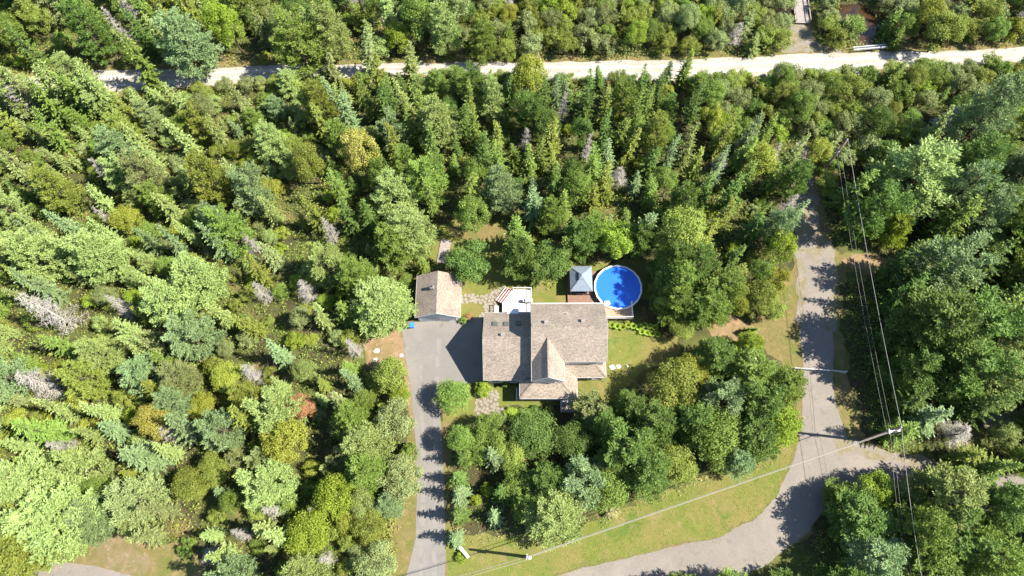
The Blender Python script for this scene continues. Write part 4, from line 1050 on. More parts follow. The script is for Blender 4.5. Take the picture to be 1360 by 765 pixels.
# --- trees that can be told apart in the photograph: kind, crown pixel, height, crown radius, tone, label
HAND = [
    # round the yard
    ('B', 623, 347, 7.0, 3.1, 'deep', 'round bushy tree standing right behind the detached garage'),
    ('F', 560, 345, 5.5, 1.5, 'mid', 'small conical fir close behind the left corner of the detached garage'),
    ('P', 540, 303, 11.5, 4.0, 'pale', 'large spreading pale pine above the detached garage'),
    ('P', 520, 320, 10.5, 3.2, 'mid', 'pine left of the large pale pine above the garage'),
    ('B', 628, 285, 9, 2.4, 'mid', None),
    ('P', 690, 335, 11, 2.6, 'deep', None), ('S', 690, 285, 12, 2.4, 'mid', None), ('F', 697, 315, 11.5, 2.1, 'mid', 'conical fir standing left of the round tree above the deck'),
    ('B', 733, 350, 7.5, 2.9, 'deep', 'bushy round tree standing left of the gazebo'),
    ('F', 711, 348, 8.5, 1.6, 'deep', 'narrow dark fir behind the white deck railing'),
    ('F', 748, 318, 9, 1.7, 'mid', None), ('P', 770, 312, 10, 2.6, 'deep', None), ('P', 785, 300, 9, 2.4, 'mid', None),
    ('B', 818, 320, 8.5, 2.7, 'lime', 'bright green broadleaf tree directly above the pool'),
    ('P', 856, 312, 9, 2.3, 'deep', None), ('B', 905, 305, 11, 3.6, 'olive', None), ('S', 864, 285, 12, 2.4, 'blue', None),
    ('P', 930, 345, 10.5, 3.0, 'deep', None), ('P', 968, 380, 10, 3.0, 'mid', None), ('P', 952, 402, 9.5, 2.7, 'mid', None),
    ('P', 925, 410, 8.5, 2.5, 'deep', None),
    ('B', 905, 430, 4.5, 2.0, 'olive', None), ('B', 985, 400, 7, 2.0, 'gold', None), ('B', 1010, 395, 8, 2.4, 'olive', None), ('B', 1030, 370, 7, 2.0, 'gold', None), ('B', 1035, 330, 8, 2.2, 'lime', None), ('B', 1025, 410, 5, 1.8, 'olive', None),
    # west of the driveway
    ('P', 505, 400, 11, 4.2, 'pale', 'broad pale pine left of the detached garage'),
    ('P', 470, 360, 11, 3.0, 'mid', None), ('S', 450, 400, 10, 2.3, 'mid', None), ('S', 478, 415, 9.5, 2.2, 'mid', None),
    ('B', 520, 495, 7.0, 2.6, 'olive', 'olive green tree left of the lower end of the parking area'),
    ('B', 530, 525, 4.0, 1.7, 'lime', 'bright green small tree at the left edge of the driveway bend'),
    ('B', 525, 555, 7.0, 2.7, 'grey', None), ('P', 485, 590, 9.5, 3.2, 'pale', None), ('P', 465, 555, 9, 2.8, 'mid', None),
    ('C', 545, 600, 2.8, 1.4, 'mid', 'dense round shrub on the left edge of the driveway, halfway down'),
    ('B', 530, 634, 6.5, 2.9, 'grey', 'round grey-green tree at the left edge of the driveway'),
    ('B', 500, 750, 5.5, 2.5, 'grey', 'grey-green tree at the lower edge, left of the driveway'),
    ('B', 488, 700, 5.5, 2.3, 'olive', None), ('B', 448, 655, 8, 2.8, 'lime', 'loose bright green tree left of the dry grass strip'), ('B', 405, 710, 6.5, 3.0, 'lime', None),
    ('B', 375, 585, 8.5, 2.9, 'gold', 'yellow-green maple in the forest left of the driveway'),
    ('B', 400, 540, 5.5, 1.9, 'rust', 'rust red leafy tree in the forest left of the driveway'),
    ('P', 360, 545, 11, 3.2, 'pale', None), ('P', 350, 640, 10, 3.6, 'pale', None), ('B', 460, 690, 4.5, 1.6, 'gold', None),
    # south yard
    ('B', 603, 527, 5.0, 2.6, 'mid', 'round green tree at the right side of the driveway below the parking area'),
    ('C', 641, 517, 1.9, 1.35, 'lime', 'low bright green shrub below the west wing of the house'),
    ('B', 650, 568, 6.0, 2.4, 'mid', None), ('S', 658, 600, 7, 2.5, 'blue', 'blue-green spruce below the flagstone path'), ('B', 632, 595, 5, 2.2, 'mid', None), ('B', 676, 605, 5.5, 2.0, 'olive', None),
    ('B', 712, 577, 6.5, 3.2, 'deep', 'round tree straight below the front porch'),
    ('P', 783, 540, 7.5, 2.5, 'grey', 'grey-green pine beside the porch steps'),
    ('P', 726, 640, 8.5, 2.8, 'deep', None), ('P', 735, 682, 9.5, 4.0, 'pale', 'large pale pine above the grass strip near the near utility pole'), ('P', 775, 640, 9.5, 3.3, 'blue', None), ('P', 700, 672, 6.5, 2.3, 'mid', None),
    ('P', 835, 590, 10.5, 3.8, 'deep', None), ('P', 860, 622, 10, 3.5, 'deep', None), ('B', 900, 618, 7.5, 2.8, 'olive', None), ('P', 870, 560, 10, 3.3, 'deep', None), ('P', 820, 615, 8, 2.5, 'deep', None), ('B', 765, 585, 6.5, 2.6, 'deep', None), ('B', 614, 582, 6.5, 1.9, 'mid', None), ('S', 616, 606, 7, 1.6, 'deep', None), ('P', 805, 565, 8, 2.6, 'deep', None), ('B', 690, 640, 5.5, 2.2, 'mid', None), ('S', 670, 655, 6, 1.8, 'deep', None), ('B', 800, 650, 7.5, 2.7, 'mid', None), ('P', 840, 540, 8.5, 2.7, 'deep', None),
    ('B', 893, 518, 8.5, 3.8, 'olive', 'large round olive tree on the lawn right of the house'), ('B', 922, 492, 7, 2.4, 'gold', 'golden green tree at the upper right of the large olive tree'),
    ('P', 955, 470, 9, 3.2, 'deep', None), ('P', 1000, 490, 10, 4.0, 'mid', None), ('P', 1045, 510, 9, 3.0, 'mid', 'pine reaching over the asphalt road just below the barrier gate'), ('P', 1015, 535, 10.5, 3.6, 'deep', None), ('P', 965, 530, 10, 3.2, 'blue', None),
    ('B', 950, 575, 9.5, 3.7, 'mid', None), ('P', 1010, 580, 9.5, 3.5, 'deep', None), ('P', 1040, 560, 9, 3.0, 'lime', 'bright pine at the road edge above the grass verge'), ('P', 920, 560, 10, 3.0, 'deep', None), ('B', 955, 605, 6, 2.4, 'mid', None), ('P', 985, 610, 7, 2.3, 'blue', None),
    ('P', 1000, 455, 7, 2.2, 'lime', None), ('F', 1003, 436, 3.2, 0.9, 'mid', 'tiny fir on the sandy clearing above the forest corner'),
    ('F', 606, 630, 7.2, 1.55, 'deep', 'uppermost of the four dense conical firs along the right side of the driveway'),
    ('F', 607, 656, 7.4, 1.6, 'blue', 'blue-green fir, second from the top of the row along the right side of the driveway'),
    ('F', 608, 685, 7.0, 1.55, 'deep', 'third dense fir from the top along the right side of the driveway'),
    ('F', 602, 712, 6.4, 1.45, 'blue', 'lowest of the four dense firs along the right side of the driveway, near the mailbox'),
    ('F', 655, 686, 4.2, 1.5, 'blue', 'small conical blue-green fir in the shade right of the driveway fir row'),
    ('C', 647, 650, 1.8, 0.95, 'lime', 'small bright shrub right of the driveway fir row, in tree shade'), ('C', 632, 665, 1.5, 0.8, 'lime', 'little bright bush between the driveway fir row and the small fir'),
    ('C', 612, 741, 0.9, 0.7, 'lime', 'small leafy clump on the grass below the mailbox'),
    ('C', 812, 678, 1.4, 1.15, 'straw', 'straw coloured ornamental clump at the edge of the grass strip'),
    ('C', 615, 425, 1.1, 0.7, 'mid', 'small green shrub at the front right corner of the detached garage'), ('C', 622, 421, 1.0, 0.62, 'rust', 'small rust red shrub beside the front corner of the detached garage'),
    ('C', 680, 551, 0.9, 1.2, 'lime', 'bright flower bed shrub below the porch, left part'), ('C', 695, 549, 1.0, 1.0, 'mid', 'green flower bed shrub below the porch, next to the bright one'),
    ('C', 672, 510, 1.0, 0.6, 'mid', None), ('C', 712, 545, 0.9, 0.9, 'deep', None), ('C', 730, 545, 0.8, 0.8, 'olive', None),
    # right side
    ('P', 1235, 225, 15, 5.6, 'pale', 'very large pale pine at the right, below the bare branches'), ('S', 1300, 270, 15, 3.6, 'mid', 'tall drooping spruce right of the very large pale pine'),
    ('P', 1195, 300, 8, 2.4, 'lime', None), ('B', 1178, 265, 7, 2.0, 'gold', None),
    ('P', 1270, 345, 15, 4.6, 'blue', None), ('P', 1250, 430, 16, 6.0, 'deep', 'huge spreading pine right of the road and the wires'), ('P', 1310, 430, 16, 5.2, 'deep', None), ('S', 1340, 330, 14, 3.2, 'deep', None), ('P', 1300, 490, 14, 4.5, 'deep', None),  # largest deep pines: dark needles, their shaded sides also put into the tone
    ('P', 1220, 490, 11, 3.6, 'deep', None), ('S', 1260, 545, 10, 3.0, 'blue', None), ('S', 1345, 395, 13, 3.0, 'mid', None), ('P', 1345, 500, 13, 3.6, 'pale', None),
    ('P', 1150, 690, 9, 4.2, 'deep', 'broad rounded pine in the lower right corner beside the shaded road'), ('B', 1165, 650, 6, 2.3, 'lime', 'yellow-green tree at the upper side of the broad rounded pine'), ('P', 1175, 745, 10, 3.8, 'blue', None),
    ('P', 1265, 655, 12, 4.4, 'pale', 'tall pale pine in the lower right, right of the power line'), ('P', 1275, 715, 11, 4.2, 'deep', None), ('P', 1335, 665, 12, 3.6, 'deep', None), ('P', 1330, 740, 12, 3.8, 'mid', None), ('S', 1345, 620, 9, 2.6, 'mid', None), ('S', 1310, 600, 8, 2.2, 'olive', None),
    ('P', 1115, 655, 5, 1.9, 'mid', None), ('P', 1240, 760, 10, 3.2, 'mid', None), ('S', 1290, 625, 7, 1.8, 'mid', None), ('P', 1215, 665, 6, 2.0, 'deep', None), ('P', 1225, 735, 8, 2.4, 'deep', None),
    ('P', 1130, 775, 9, 3.0, 'deep', None), ('P', 1060, 795, 9, 3.2, 'deep', None), ('P', 980, 790, 8, 3.0, 'mid', None), ('P', 915, 792, 7, 2.6, 'mid', None),
    # bare trees
    ('S', 40, 92, 12, 2.8, 'pale', None), ('S', 75, 96, 12, 2.7, 'mid', None), ('S', 106, 92, 11.5, 2.5, 'pale', None), ('S', 10, 100, 12, 2.8, 'grey', None), ('S', 58, 84, 12, 2.8, 'pale', None), ('S', 32, 108, 12, 2.6, 'mid', None), ('P', 12, 112, 11, 2.8, 'pale', None), ('P', 92, 92, 12, 3.0, 'pale', None), ('P', 120, 118, 9, 2.4, 'pale', None),
    ('D', 32, 397, 13.5, 2.7, 'dead', 'large bleached dead conifer near the left edge of the photo'), ('D', 28, 497, 9.5, 2.4, 'dead', 'bleached dead conifer below the large one at the left edge'),
    ('D', 122, 213, 9, 1.5, 'dead', 'slim bleached dead conifer in the upper left forest'), ('D', 326, 313, 7, 1.3, 'dead', 'small dead conifer left of the middle forest gap'), ('D', 400, 377, 7, 1.6, 'dead', 'small grey dead tree left of the detached garage, deep in the forest'),
    ('D', 146, 397, 8, 1.5, 'dead', 'short dead conifer right of the large bleached one'), ('D', 10, 118, 9, 2.2, 'dead', 'grey dead tree at the left edge, upper part'), ('D', 1268, 150, 9, 2.6, 'dead', 'bare grey branched tree above the very large pale pine'),
    ('D', 783, 185, 8, 1.3, 'dead', 'thin dead conifer in the dark forest above the gazebo'), ('D', 1285, 572, 6, 2.4, 'dead', 'tangle of bare grey branches beside the side road at the right'), ('D', 412, 680, 5, 1.2, 'dead', 'little dead tree in the forest left of the driveway, lower part'),
    ('D', 258, 40, 9, 2.0, 'dead', 'bare twiggy tree beside the tall pale pine at the top'),
    ('D', 325, 490, 7, 1.5, 'dead', 'small dead conifer left of the sandy patch, far inside the forest'), ('D', 275, 738, 2.4, 1.6, 'dead', 'low tangle of dead twigs at the forest edge near the lower left road'), ('D', 65, 590, 7, 1.3, 'dead', 'small dead tree in the lower left forest'),
    ('D', 500, 500 - 110, 6, 1.2, 'dead', None), ('D', 825, 225, 6, 1.6, 'dead', 'bare bush among the firs above the pool, upper forest'), ('D', 210, 570, 7, 1.6, 'dead', 'pale bare crowned tree beside the yellow tree at the left'),
    # coloured trees
    ('B', 476, 200, 10, 2.9, 'yellow', 'yellow autumn tree in the upper middle forest'), ('B', 205, 562, 9, 2.2, 'yellow', 'pale yellow tree in the left forest'), ('B', 170, 290, 6, 2.2, 'gold', None), ('B', 360, 250, 5, 2.0, 'gold', 'golden bush beside the shaded gap in the upper left forest'),
    ('B', 300, 500, 4.5, 2.4, 'gold', 'golden leafy clump at the left end of the shaded forest gap'), ('B', 265, 540, 4.5, 2.2, 'gold', None), ('B', 250, 640, 6, 2.4, 'olive', None), ('B', 285, 625, 6, 2.2, 'olive', None),
    ('P', 60, 685, 13, 5.2, 'pale', 'very large bright pine in the lower left corner'), ('P', 20, 640, 12, 3.8, 'pale', None), ('P', 0, 720, 13, 4.6, 'olive', None), ('S', 20, 560, 12, 3.2, 'mid', None),
    ('P', 110, 690, 9, 3.0, 'blue', None), ('P', 170, 660, 9.5, 3.4, 'grey', None), ('S', 165, 600, 10, 2.6, 'blue', 'pointed blue-green spruce right of the large bright left corner pine'), ('P', 95, 620, 10, 3.0, 'pale', None), ('P', 220, 395, 12, 3.6, 'pale', 'tall pale rounded pine in the middle of the left forest'),
    ('P', 255, 365, 12, 3.4, 'pale', None), ('P', 300, 300, 11, 3.0, 'mid', None), ('P', 330, 245, 11, 3.2, 'blue', None), ('S', 270, 300, 12, 2.4, 'blue', None), ('P', 250, 440, 11, 3.5, 'blue', None), ('P', 120, 330, 12, 3.6, 'pale', None), ('P', 30, 330, 12, 3.6, 'pale', None),
    ('P', 240, 40, 15, 4.4, 'blue', 'tall pale tiered pine above the left end of the gravel road'), ('B', 300, 30, 13, 2.6, 'lime', 'slim bright green tree right of the tall tiered pine'), ('S', 160, 55, 14, 3.0, 'mid', None), ('P', 390, 45, 13, 4.2, 'mid', 'broad dark pine at the top, above the gravel road'), ('P', 440, 30, 12, 3.4, 'pale', None),
    ('P', 590, 25, 12, 3.0, 'pale', 'tall pale pine at the top middle of the photo'), ('B', 530, 50, 7, 2.4, 'lime', None), ('P', 640, 45, 10, 2.4, 'mid', None), ('S', 480, 40, 12, 2.4, 'grey', None), ('B', 410, 215, 11, 2.6, 'olive', None),
    ('B', 700, 100, 10, 2.8, 'gold', 'golden birch-like tree at the lower edge of the gravel road'), ('S', 858, 92, 11, 1.8, 'deep', None), ('S', 882, 92, 11, 2.0, 'deep', None), ('F', 898, 178, 11, 1.3, 'blue', 'slim blue-green fir standing out of the upper forest'), ('F', 963, 200, 12, 1.5, 'blue', 'slim pointed fir at the right of the upper forest'),
    ('P', 665, 245, 11, 3.2, 'blue', 'spreading blue-green pine in the forest above the house'), ('P', 580, 150, 12, 3.4, 'pale', None), ('P', 520, 250, 11, 3.4, 'pale', None), ('P', 560, 230, 11, 3.2, 'mid', None), ('B', 1255, 40, 9, 3.0, 'olive', 'thin olive tree leaning over the gravel road at the right'), ('S', 1200, 85, 8, 2.6, 'mid', 'dark spruce leaning over the gravel road by the near guard rail'),
    ('B', 1235, 20, 8, 2.4, 'gold', None), ('B', 1040, 100, 7, 1.8, 'mid', None), ('B', 1090, 200, 5, 1.9, 'gold', None), ('A', 1104, 222, 4.5, 1.9, 'mid', None), ('A', 1118, 208, 4.8, 2.0, 'grey', None), ('A', 1098, 240, 4.2, 1.8, 'olive', None),
    ('S', 1012, 285, 10, 2.2, 'deep', None), ('S', 985, 240, 11, 2.4, 'deep', None), ('B', 945, 160, 9, 1.8, 'gold', None), ('B', 1010, 210, 8, 2.6, 'gold', None),
]
for q in HAND: plant(*q)
PLANTS += [('P', 23.7, 2.2, 10.0, 2.8, 'mid', None), ('P', 24.0, 5.6, 10.8, 2.9, 'mid', None), ('P', 23.6, 9.2, 10.4, 2.8, 'deep', None), ('S', 27.6, 4.4, 11, 2.4, 'mid', None), ('B', 22.8, 3.4, 7.2, 2.0, 'mid', None), ('B', 23.0, 6.9, 7.8, 2.1, 'deep', None), ('B', 22.6, 10.2, 7.0, 1.9, 'mid', None), ('A', 21.5, 3.4, 4.4, 1.6, 'deep', None), ('A', 21.9, 6.3, 4.8, 1.7, 'deep', None), ('A', 21.3, 9.0, 4.6, 1.6, 'deep', None)]  # low broadleaf trees and dark bushes here are added to shade the pool
for q_, h_ in (((1168, 372), 12.5), ((1176, 415), 13.5), ((1176, 458), 13), ((1182, 502), 13.5), ((1190, 545), 11), ((1196, 392), 14)):
    g_ = G(*q_); PLANTS.append(('S', g_.x, g_.y, h_, 2.5, 'deep', None))
for k in range(9): plant('N', 812 + 7.2 * k, 433 + (k % 3) * 1.5 - 1, 0.85, 0.62, 'lime', None)
for k in range(4): plant('N', 852 + 7 * k, 441 + k * 1.2, 0.75, 0.6, 'lime', None)

# --- the forest in between
KEEP = [GP(q) for q in (
    [(528, 425), (548, 415), (545, 352), (575, 352), (580, 318), (600, 318), (602, 350), (690, 372), (745, 385), (750, 348), (850, 345), (872, 372), (880, 405), (905, 440), (905, 470), (860, 500), (830, 530), (790, 560), (700, 560), (640, 575), (595, 600), (590, 520), (540, 520), (530, 500), (486, 488), (486, 450)],
    [(540, 330), (575, 295), (690, 298), (720, 330), (690, 372), (600, 352)],
    [(526, 800), (515, 770), (520, 690), (538, 655), (540, 500), (600, 500), (602, 800)],
    [(596, 800), (596, 560), (800, 500), (905, 440), (1060, 420), (1080, 560), (1060, 640), (1000, 720), (830, 780), (735, 800)],
    [(925, 425), (960, 408), (1010, 400), (1052, 350), (1062, 360), (1068, 500), (1030, 470), (1000, 455), (940, 452)],
    [(1060, 320), (1190, 330), (1205, 360), (1150, 372), (1150, 470), (1165, 590), (1230, 610), (1230, 646), (1170, 650), (1120, 660), (1080, 720), (1030, 765), (900, 860), (600, 900), (700, 780)],
    [(1052, 330), (1046, 230), (1050, 190), (1082, 190), (1092, 260), (1104, 330)],
    [(20, 790), (20, 752), (60, 728), (100, 712), (185, 712), (262, 738), (285, 790)],
    [(1044, 70), (1050, -30), (1076, -30), (1080, 46), (1096, 62)])] + [GRAVEL, CREEK, ROAD]
GAPS = [(G(a, b), c) for a, b, c in ((408, 268, 2.6), (398, 285, 1.8), (388, 425, 1.7), (285, 520, 2.0), (302, 512, 1.8), (336, 640, 2.0), (252, 655, 1.8), (262, 690, 1.8), (262, 630, 1.5), (428, 600, 2.0), (440, 478, 1.7), (405, 335, 1.5), (208, 410, 1.6), (165, 625, 1.3), (352, 480, 1.4), (105, 245, 1.5), (500, 205, 1.5), (418, 178, 1.6), (300, 225, 1.4), (135, 545, 1.5), (45, 460, 1.6), (760, 225, 1.8), (925, 215, 1.8), (600, 270, 2.0), (830, 285, 2.0), (640, 180, 1.4), (1195, 380, 2.5))]


def pick(rnd, table):
    t = rnd.random() * sum(w for *_, w in table)
    for *v, w in table:
        t -= w
        if t <= 0: return v
    return table[-1][:-1]


REG = {
    'north_west': (3.3, [('P', 10, 14, 2.6, 3.4, 2), ('S', 10, 14, 2.0, 2.8, 3), ('B', 7, 11, 1.9, 2.8, 2), ('D', 8, 11, 1.4, 2.0, .25), ('A', 3, 5, 1.5, 2.2, .8), ('W', 1.5, 3, 1, 1.6, 1)], [('mid', 3), ('pale', 2), ('deep', 1.3), ('olive', 1), ('lime', .5), ('grey', .7)]),
    'north': (2.5, [('A', 3.4, 5.5, 1.6, 2.4, 6), ('B', 5, 7.5, 1.6, 2.3, 1.5), ('S', 5, 8, 1.4, 1.9, .7), ('D', 4, 6, 1.2, 1.6, .3)], [('grey', 3), ('olive', 3), ('mid', 1.6), ('lime', .6), ('gold', .3)]),
    'west': (2.75, [('S', 8, 12.5, 1.6, 2.5, 3.4), ('P', 8, 12.5, 1.9, 3.1, 3.0), ('F', 7, 11.5, 1.2, 1.7, 2.8), ('B', 5, 9, 1.4, 2.2, 1.0), ('D', 6, 8, 1.0, 1.4, .16), ('W', 1.4, 3.4, 0.9, 1.7, 4.2)], [('pale', 5.2), ('mid', 1.6), ('grey', 1.6), ('blue', 1.6), ('olive', 1.3), ('lime', 1), ('gold', .35)]),
    'middle': (2.8, [('S', 9, 13, 1.8, 2.5, 4), ('F', 9, 13.5, 1.3, 1.8, 4), ('P', 9, 12, 2.0, 2.8, 2.0), ('B', 6, 10, 1.6, 2.4, 1.2), ('W', 1.4, 3, .9, 1.5, 1), ('D', 6, 9, 1.1, 1.5, .25)], [('deep', 2.4), ('mid', 3.2), ('blue', 1.3), ('olive', 1.6), ('pale', .9), ('lime', .4), ('gold', .3)]),
    'east': (2.6, [('A', 3.5, 6, 1.6, 2.4, 5), ('B', 5, 8, 1.7, 2.5, 2), ('S', 6, 9, 1.5, 2.1, .8)], [('grey', 2.2), ('olive', 2.2), ('mid', 2.4), ('deep', .8), ('lime', .5)]),
    'south_east': (3.6, [('P', 11, 15, 2.8, 3.9, 4), ('S', 9, 14, 2.0, 2.9, 3), ('B', 6, 9, 2.0, 2.8, 1)], [('mid', 3), ('deep', 2), ('blue', 1.2), ('pale', .8), ('olive', .6)]),
}


def region(px, py):
    if py < 105 - px * 0.02: return 'north_west' if px < 640 else 'north'
    if px < 540 or (px < 560 and py < 300): return 'west' if px < 430 or py > 330 else ('west' if (px + py) < 560 else 'middle')
    if px > 1046: return 'east' if py < 225 - (px - 1050) * 0.12 else 'south_east'
    if px > 930 and py < 200: return 'east'
    return 'middle'


rnd = random.Random(20)
LOWER = GRAVEL[len(GRAVEL) // 2:][::-1]


def road_edge(x):
    for (x0, y0), (x1, y1) in zip(LOWER, LOWER[1:]):
        if x0 <= x <= x1: return y0 + (y1 - y0) * (x - x0) / (x1 - x0)
    return 1e9


grid = {}


def reg_add(x, y, r, t): grid.setdefault((int(x // 4), int(y // 4)), []).append((x, y, r, t))


def close(x, y, r, t):
    for i in range(int(x // 4) - 2, int(x // 4) + 3):
        for j in range(int(y // 4) - 2, int(y // 4) + 3):
            for (a, b, q, tt) in grid.get((i, j), ()):
                d = math.hypot(a - x, b - y)
                if d < t * 0.78 + 0.0 if tt is None else d < min(0.85 * (q + r), max(t, 0.78 * q + 0.4 * r)): return True
    return False


for k, x, y, h, r, tone, lab in PLANTS: reg_add(x, y, r * (1.7 if k == 'D' and h > 11 else 1), 1 if k not in 'CN' else None)
cand = [(rnd.uniform(-112, 112), rnd.uniform(-44, 86)) for _ in range(26000)]
FOREST = []
for x, y in cand:
    px, py = PX((x, y, 0))
    if px < -22 or px > 1425 or py < -8 or py > 792: continue
    reg = region(px, py); sp, kinds, tones = REG[reg]
    k, h0, h1, r0, r1 = pick(rnd, kinds); u = rnd.random(); h, r = h0 + (h1 - h0) * u, r0 + (r1 - r0) * (0.5 * u + 0.5 * rnd.random())
    if 96 < py < 200 and PX((x, y, h))[0] > 125:      # the wood along the gravel road is lower: the road shows over most of it
        for _ in range(14):
            g = G(*PX((x, y, h)), 0)
            if rnd.random() < (0.02 if px > 640 else 0.05) or not (g.y > road_edge(g.x) + 0.9): break
            h *= 0.9; r *= 0.97
        if h < 4 and k not in 'AD': k = 'A'; r = max(1.3, r)
    if k in 'SFPB':
        a = rnd.random()
        if a < 0.16: h *= 0.55; r *= 0.66
        elif a > 0.93: h *= 1.18; r *= 1.12
    lowv = k in 'AW'
    bad = any((q.x - x) ** 2 + (q.y - y) ** 2 < (c + 0.55 * r) ** 2 for q, c in GAPS)
    for poly in KEEP:
        if inside((x, y), poly) or edge_dist((x, y), poly) < (r * (0.55 if lowv else 0.42)): bad = True; break
    if bad or close(x, y, r, sp * (0.7 if lowv else 1.0)): continue
    tone = 'dead' if k == 'D' else pick(rnd, tones)[0]
    if k in 'SFP' and tone in ('gold', 'lime'): tone = 'olive' if rnd.random() < .5 else 'pale'
    if k in 'BAW' and tone == 'blue': tone = 'mid'
    if k == 'W': tone = rnd.choice(['olive', 'pale', 'mid', 'grey', 'olive', 'lime', 'gold'])
    reg_add(x, y, r, sp); PLANTS.append((k, x, y, h, r, tone, None))

# --- labels: kind, look, and what the tree stands beside; place in the photo where nothing else tells it apart
LAND = [('the detached garage', G(582, 400), 9), ('the house', Vector((4, -3)), 13), ('the round pool', Vector((15.5, 6.8)), 8), ('the grey gazebo', Vector((9.6, 7.8)), 7), ('the junction utility pole', P1.xy, 8), ('the footbridge', G(1062, 20), 9),
        ('the guard rails', G(1155, 80), 8), ('the white barrier gate', G(1090, 490), 8), ('the mailbox', G(614, 730), 6), ('the large bleached dead conifer', G(70, 415), 9), ('the yellow autumn tree', G(490, 235), 8)]
LINES = [('the gravel road', GRAVEL, 6.5), ('the driveway', DRIVE, 6), ('the trail', TRAIL, 6), ('the asphalt road', ROAD, 7)]


def side_word(d): return ('right of' if d.x > 0 else 'left of') if abs(d.x) > abs(d.y) else ('above' if d.y > 0 else 'below')


def relation(x, y, px, py):
    best = None
    for nm, c, rr in LAND:
        d = Vector((x, y)) - c
        if d.length < rr + 4 and (best is None or d.length / rr < best[0]): best = (d.length / rr, side_word(d) + ' ' + nm)
    if best: return best[1]
    for nm, poly, dd in LINES:
        if edge_dist((x, y), poly) < dd:
            cx = sum(q[0] for q in poly) / len(poly)
            if nm == 'the gravel road': return ('above ' if y > 50 else 'below ') + nm
            return ('left of ' if px < {'the driveway': 560, 'the trail': 1066, 'the asphalt road': 1085}[nm] else 'right of ') + nm
    reg = region(px, py)
    return {'north_west': 'in the wood above the gravel road', 'north': 'in the thicket above the gravel road', 'west': 'in the left forest', 'middle': 'in the forest above the house', 'east': 'in the thicket at the upper right', 'south_east': 'in the wood at the right'}[reg]


proto_first = {}
made = []
lab_rnd = random.Random(5)
items = []
for k, x, y, h, r, tone, lab in PLANTS:
    px, py = PX((x, y, h * 0.75)); items.append([k, x, y, h, r, tone, lab, px, py])
inframe = lambda i: -8 <= i[7] <= 1368 and -8 <= i[8] <= 773
for i in items:
    k, x, y, h, r, tone, lab, px, py = i
    if lab: continue
    H0 = {'S': 10.6, 'F': 10.6, 'P': 10.8, 'B': 8, 'A': 4.4, 'W': 2.4, 'D': 8, 'C': 1.3, 'N': 0.8}[k]
    sz = 'tall ' if h > H0 * 1.1 else ('small ' if h < H0 * 0.86 else '')
    tw = 'bare grey' if k == 'D' else TONES[tone][2]
    i[6] = f"{sz}{tw} {KIND[k][5]} {relation(x, y, *PX((x, y, 0)))}" if inframe(i) else f"{tw} {KIND[k][5]} standing outside the {'left' if px < 0 else 'right' if px > 1360 else 'top' if py < 0 else 'bottom'} edge of the photo"
cnt = {}
for i in items: cnt[i[6]] = cnt.get(i[6], 0) + 1


def look(i): return ('bare grey dead tree' if i[0] == 'D' else TONES[i[5]][2] + ' ' + KIND[i[0]][5].split()[-1])


def seen_from(i, j):
    d = Vector((i[7] - j[7], j[8] - i[8])); return side_word(d)


vis = [i for i in items if inframe(i)]
used = {i[6] for i in items if cnt[i[6]] == 1}
art = lambda t: ('an ' if t[0] in 'aeiou' else 'a ') + t
for i in items:                      # where the look and the landmark repeat, the neighbours tell the tree apart
    if cnt[i[6]] == 1 or not inframe(i): continue
    nb = sorted((j for j in vis if j is not i), key=lambda j: math.hypot(i[7] - j[7], i[8] - j[8]))[:9]
    opts = []
    for a in range(len(nb)):
        for b in range(a + 1, len(nb)):
            la, lb = look(nb[a]), look(nb[b]); sa, sb = seen_from(i, nb[a]), seen_from(i, nb[b])
            if sa == sb and la == lb: continue
            opts.append(f"{' '.join(i[6].split()[:0])}{('tall ' if i[6].startswith('tall') else 'small ' if i[6].startswith('small') else '')}{look(i)} {sa} {art(la)} and {sb} {art(lb)}")
    for t in opts:
        if t not in used and len(t.split()) <= 16: i[6] = t; used.add(t); break
GROUPS = {'S': 'spruces in the forest', 'F': 'narrow firs in the forest', 'P': 'pines in the forest and yard', 'B': 'broadleaf trees in the forest and yard', 'A': 'bushes in the thickets', 'D': 'dead trees in the forest', 'W': 'low shrubs between the trees', 'C': 'garden shrubs round the yard', 'N': 'ferns along the lawn beside the pool deck'}
for n_, (k, x, y, h, r, tone, lab, px, py) in enumerate(items):
    protos, h0, r0, name, cat, noun = KIND[k]; cm, tm = protos[lab_rnd.randrange(len(protos))]
    o = bpy.data.objects.new(name, None); C.objects.link(o); o.empty_display_size = 0.3
    o.location = (x, y, 0); o.scale = (r / r0 * lab_rnd.uniform(0.93, 1.07), r / r0 * lab_rnd.uniform(0.93, 1.07), h / h0)
    o.rotation_euler = (lab_rnd.gauss(0, 0.035), lab_rnd.gauss(0, 0.035), lab_rnd.uniform(0, 6.283)) if k not in 'CN' else (0, 0, lab_rnd.uniform(0, 6.28))
    o['label'] = lab; o['category'] = cat; o['group'] = GROUPS[k]
    pn = PARTNAME.get(k, ('crown', 'trunk'))
    for me, nm, m in ((cm, pn[0], MT['dead_wood'] if k == 'D' else LEAF[tone]), (tm, pn[1], MT['dead_wood'] if k == 'D' else MT['birch_bark' if (k == 'B' and n_ % 5 == 0) else 'bark'])):
        c = bpy.data.objects.new(nm, me); C.objects.link(c); c.parent = o
        c.material_slots[0].link = 'OBJECT'; c.material_slots[0].material = m
print('PLANTS', len(items), {k: sum(1 for i in items if i[0] == k) for k in KIND}, 'proto faces', {k: [len(p[0].polygons) for p in KIND[k][0]] for k in KIND})

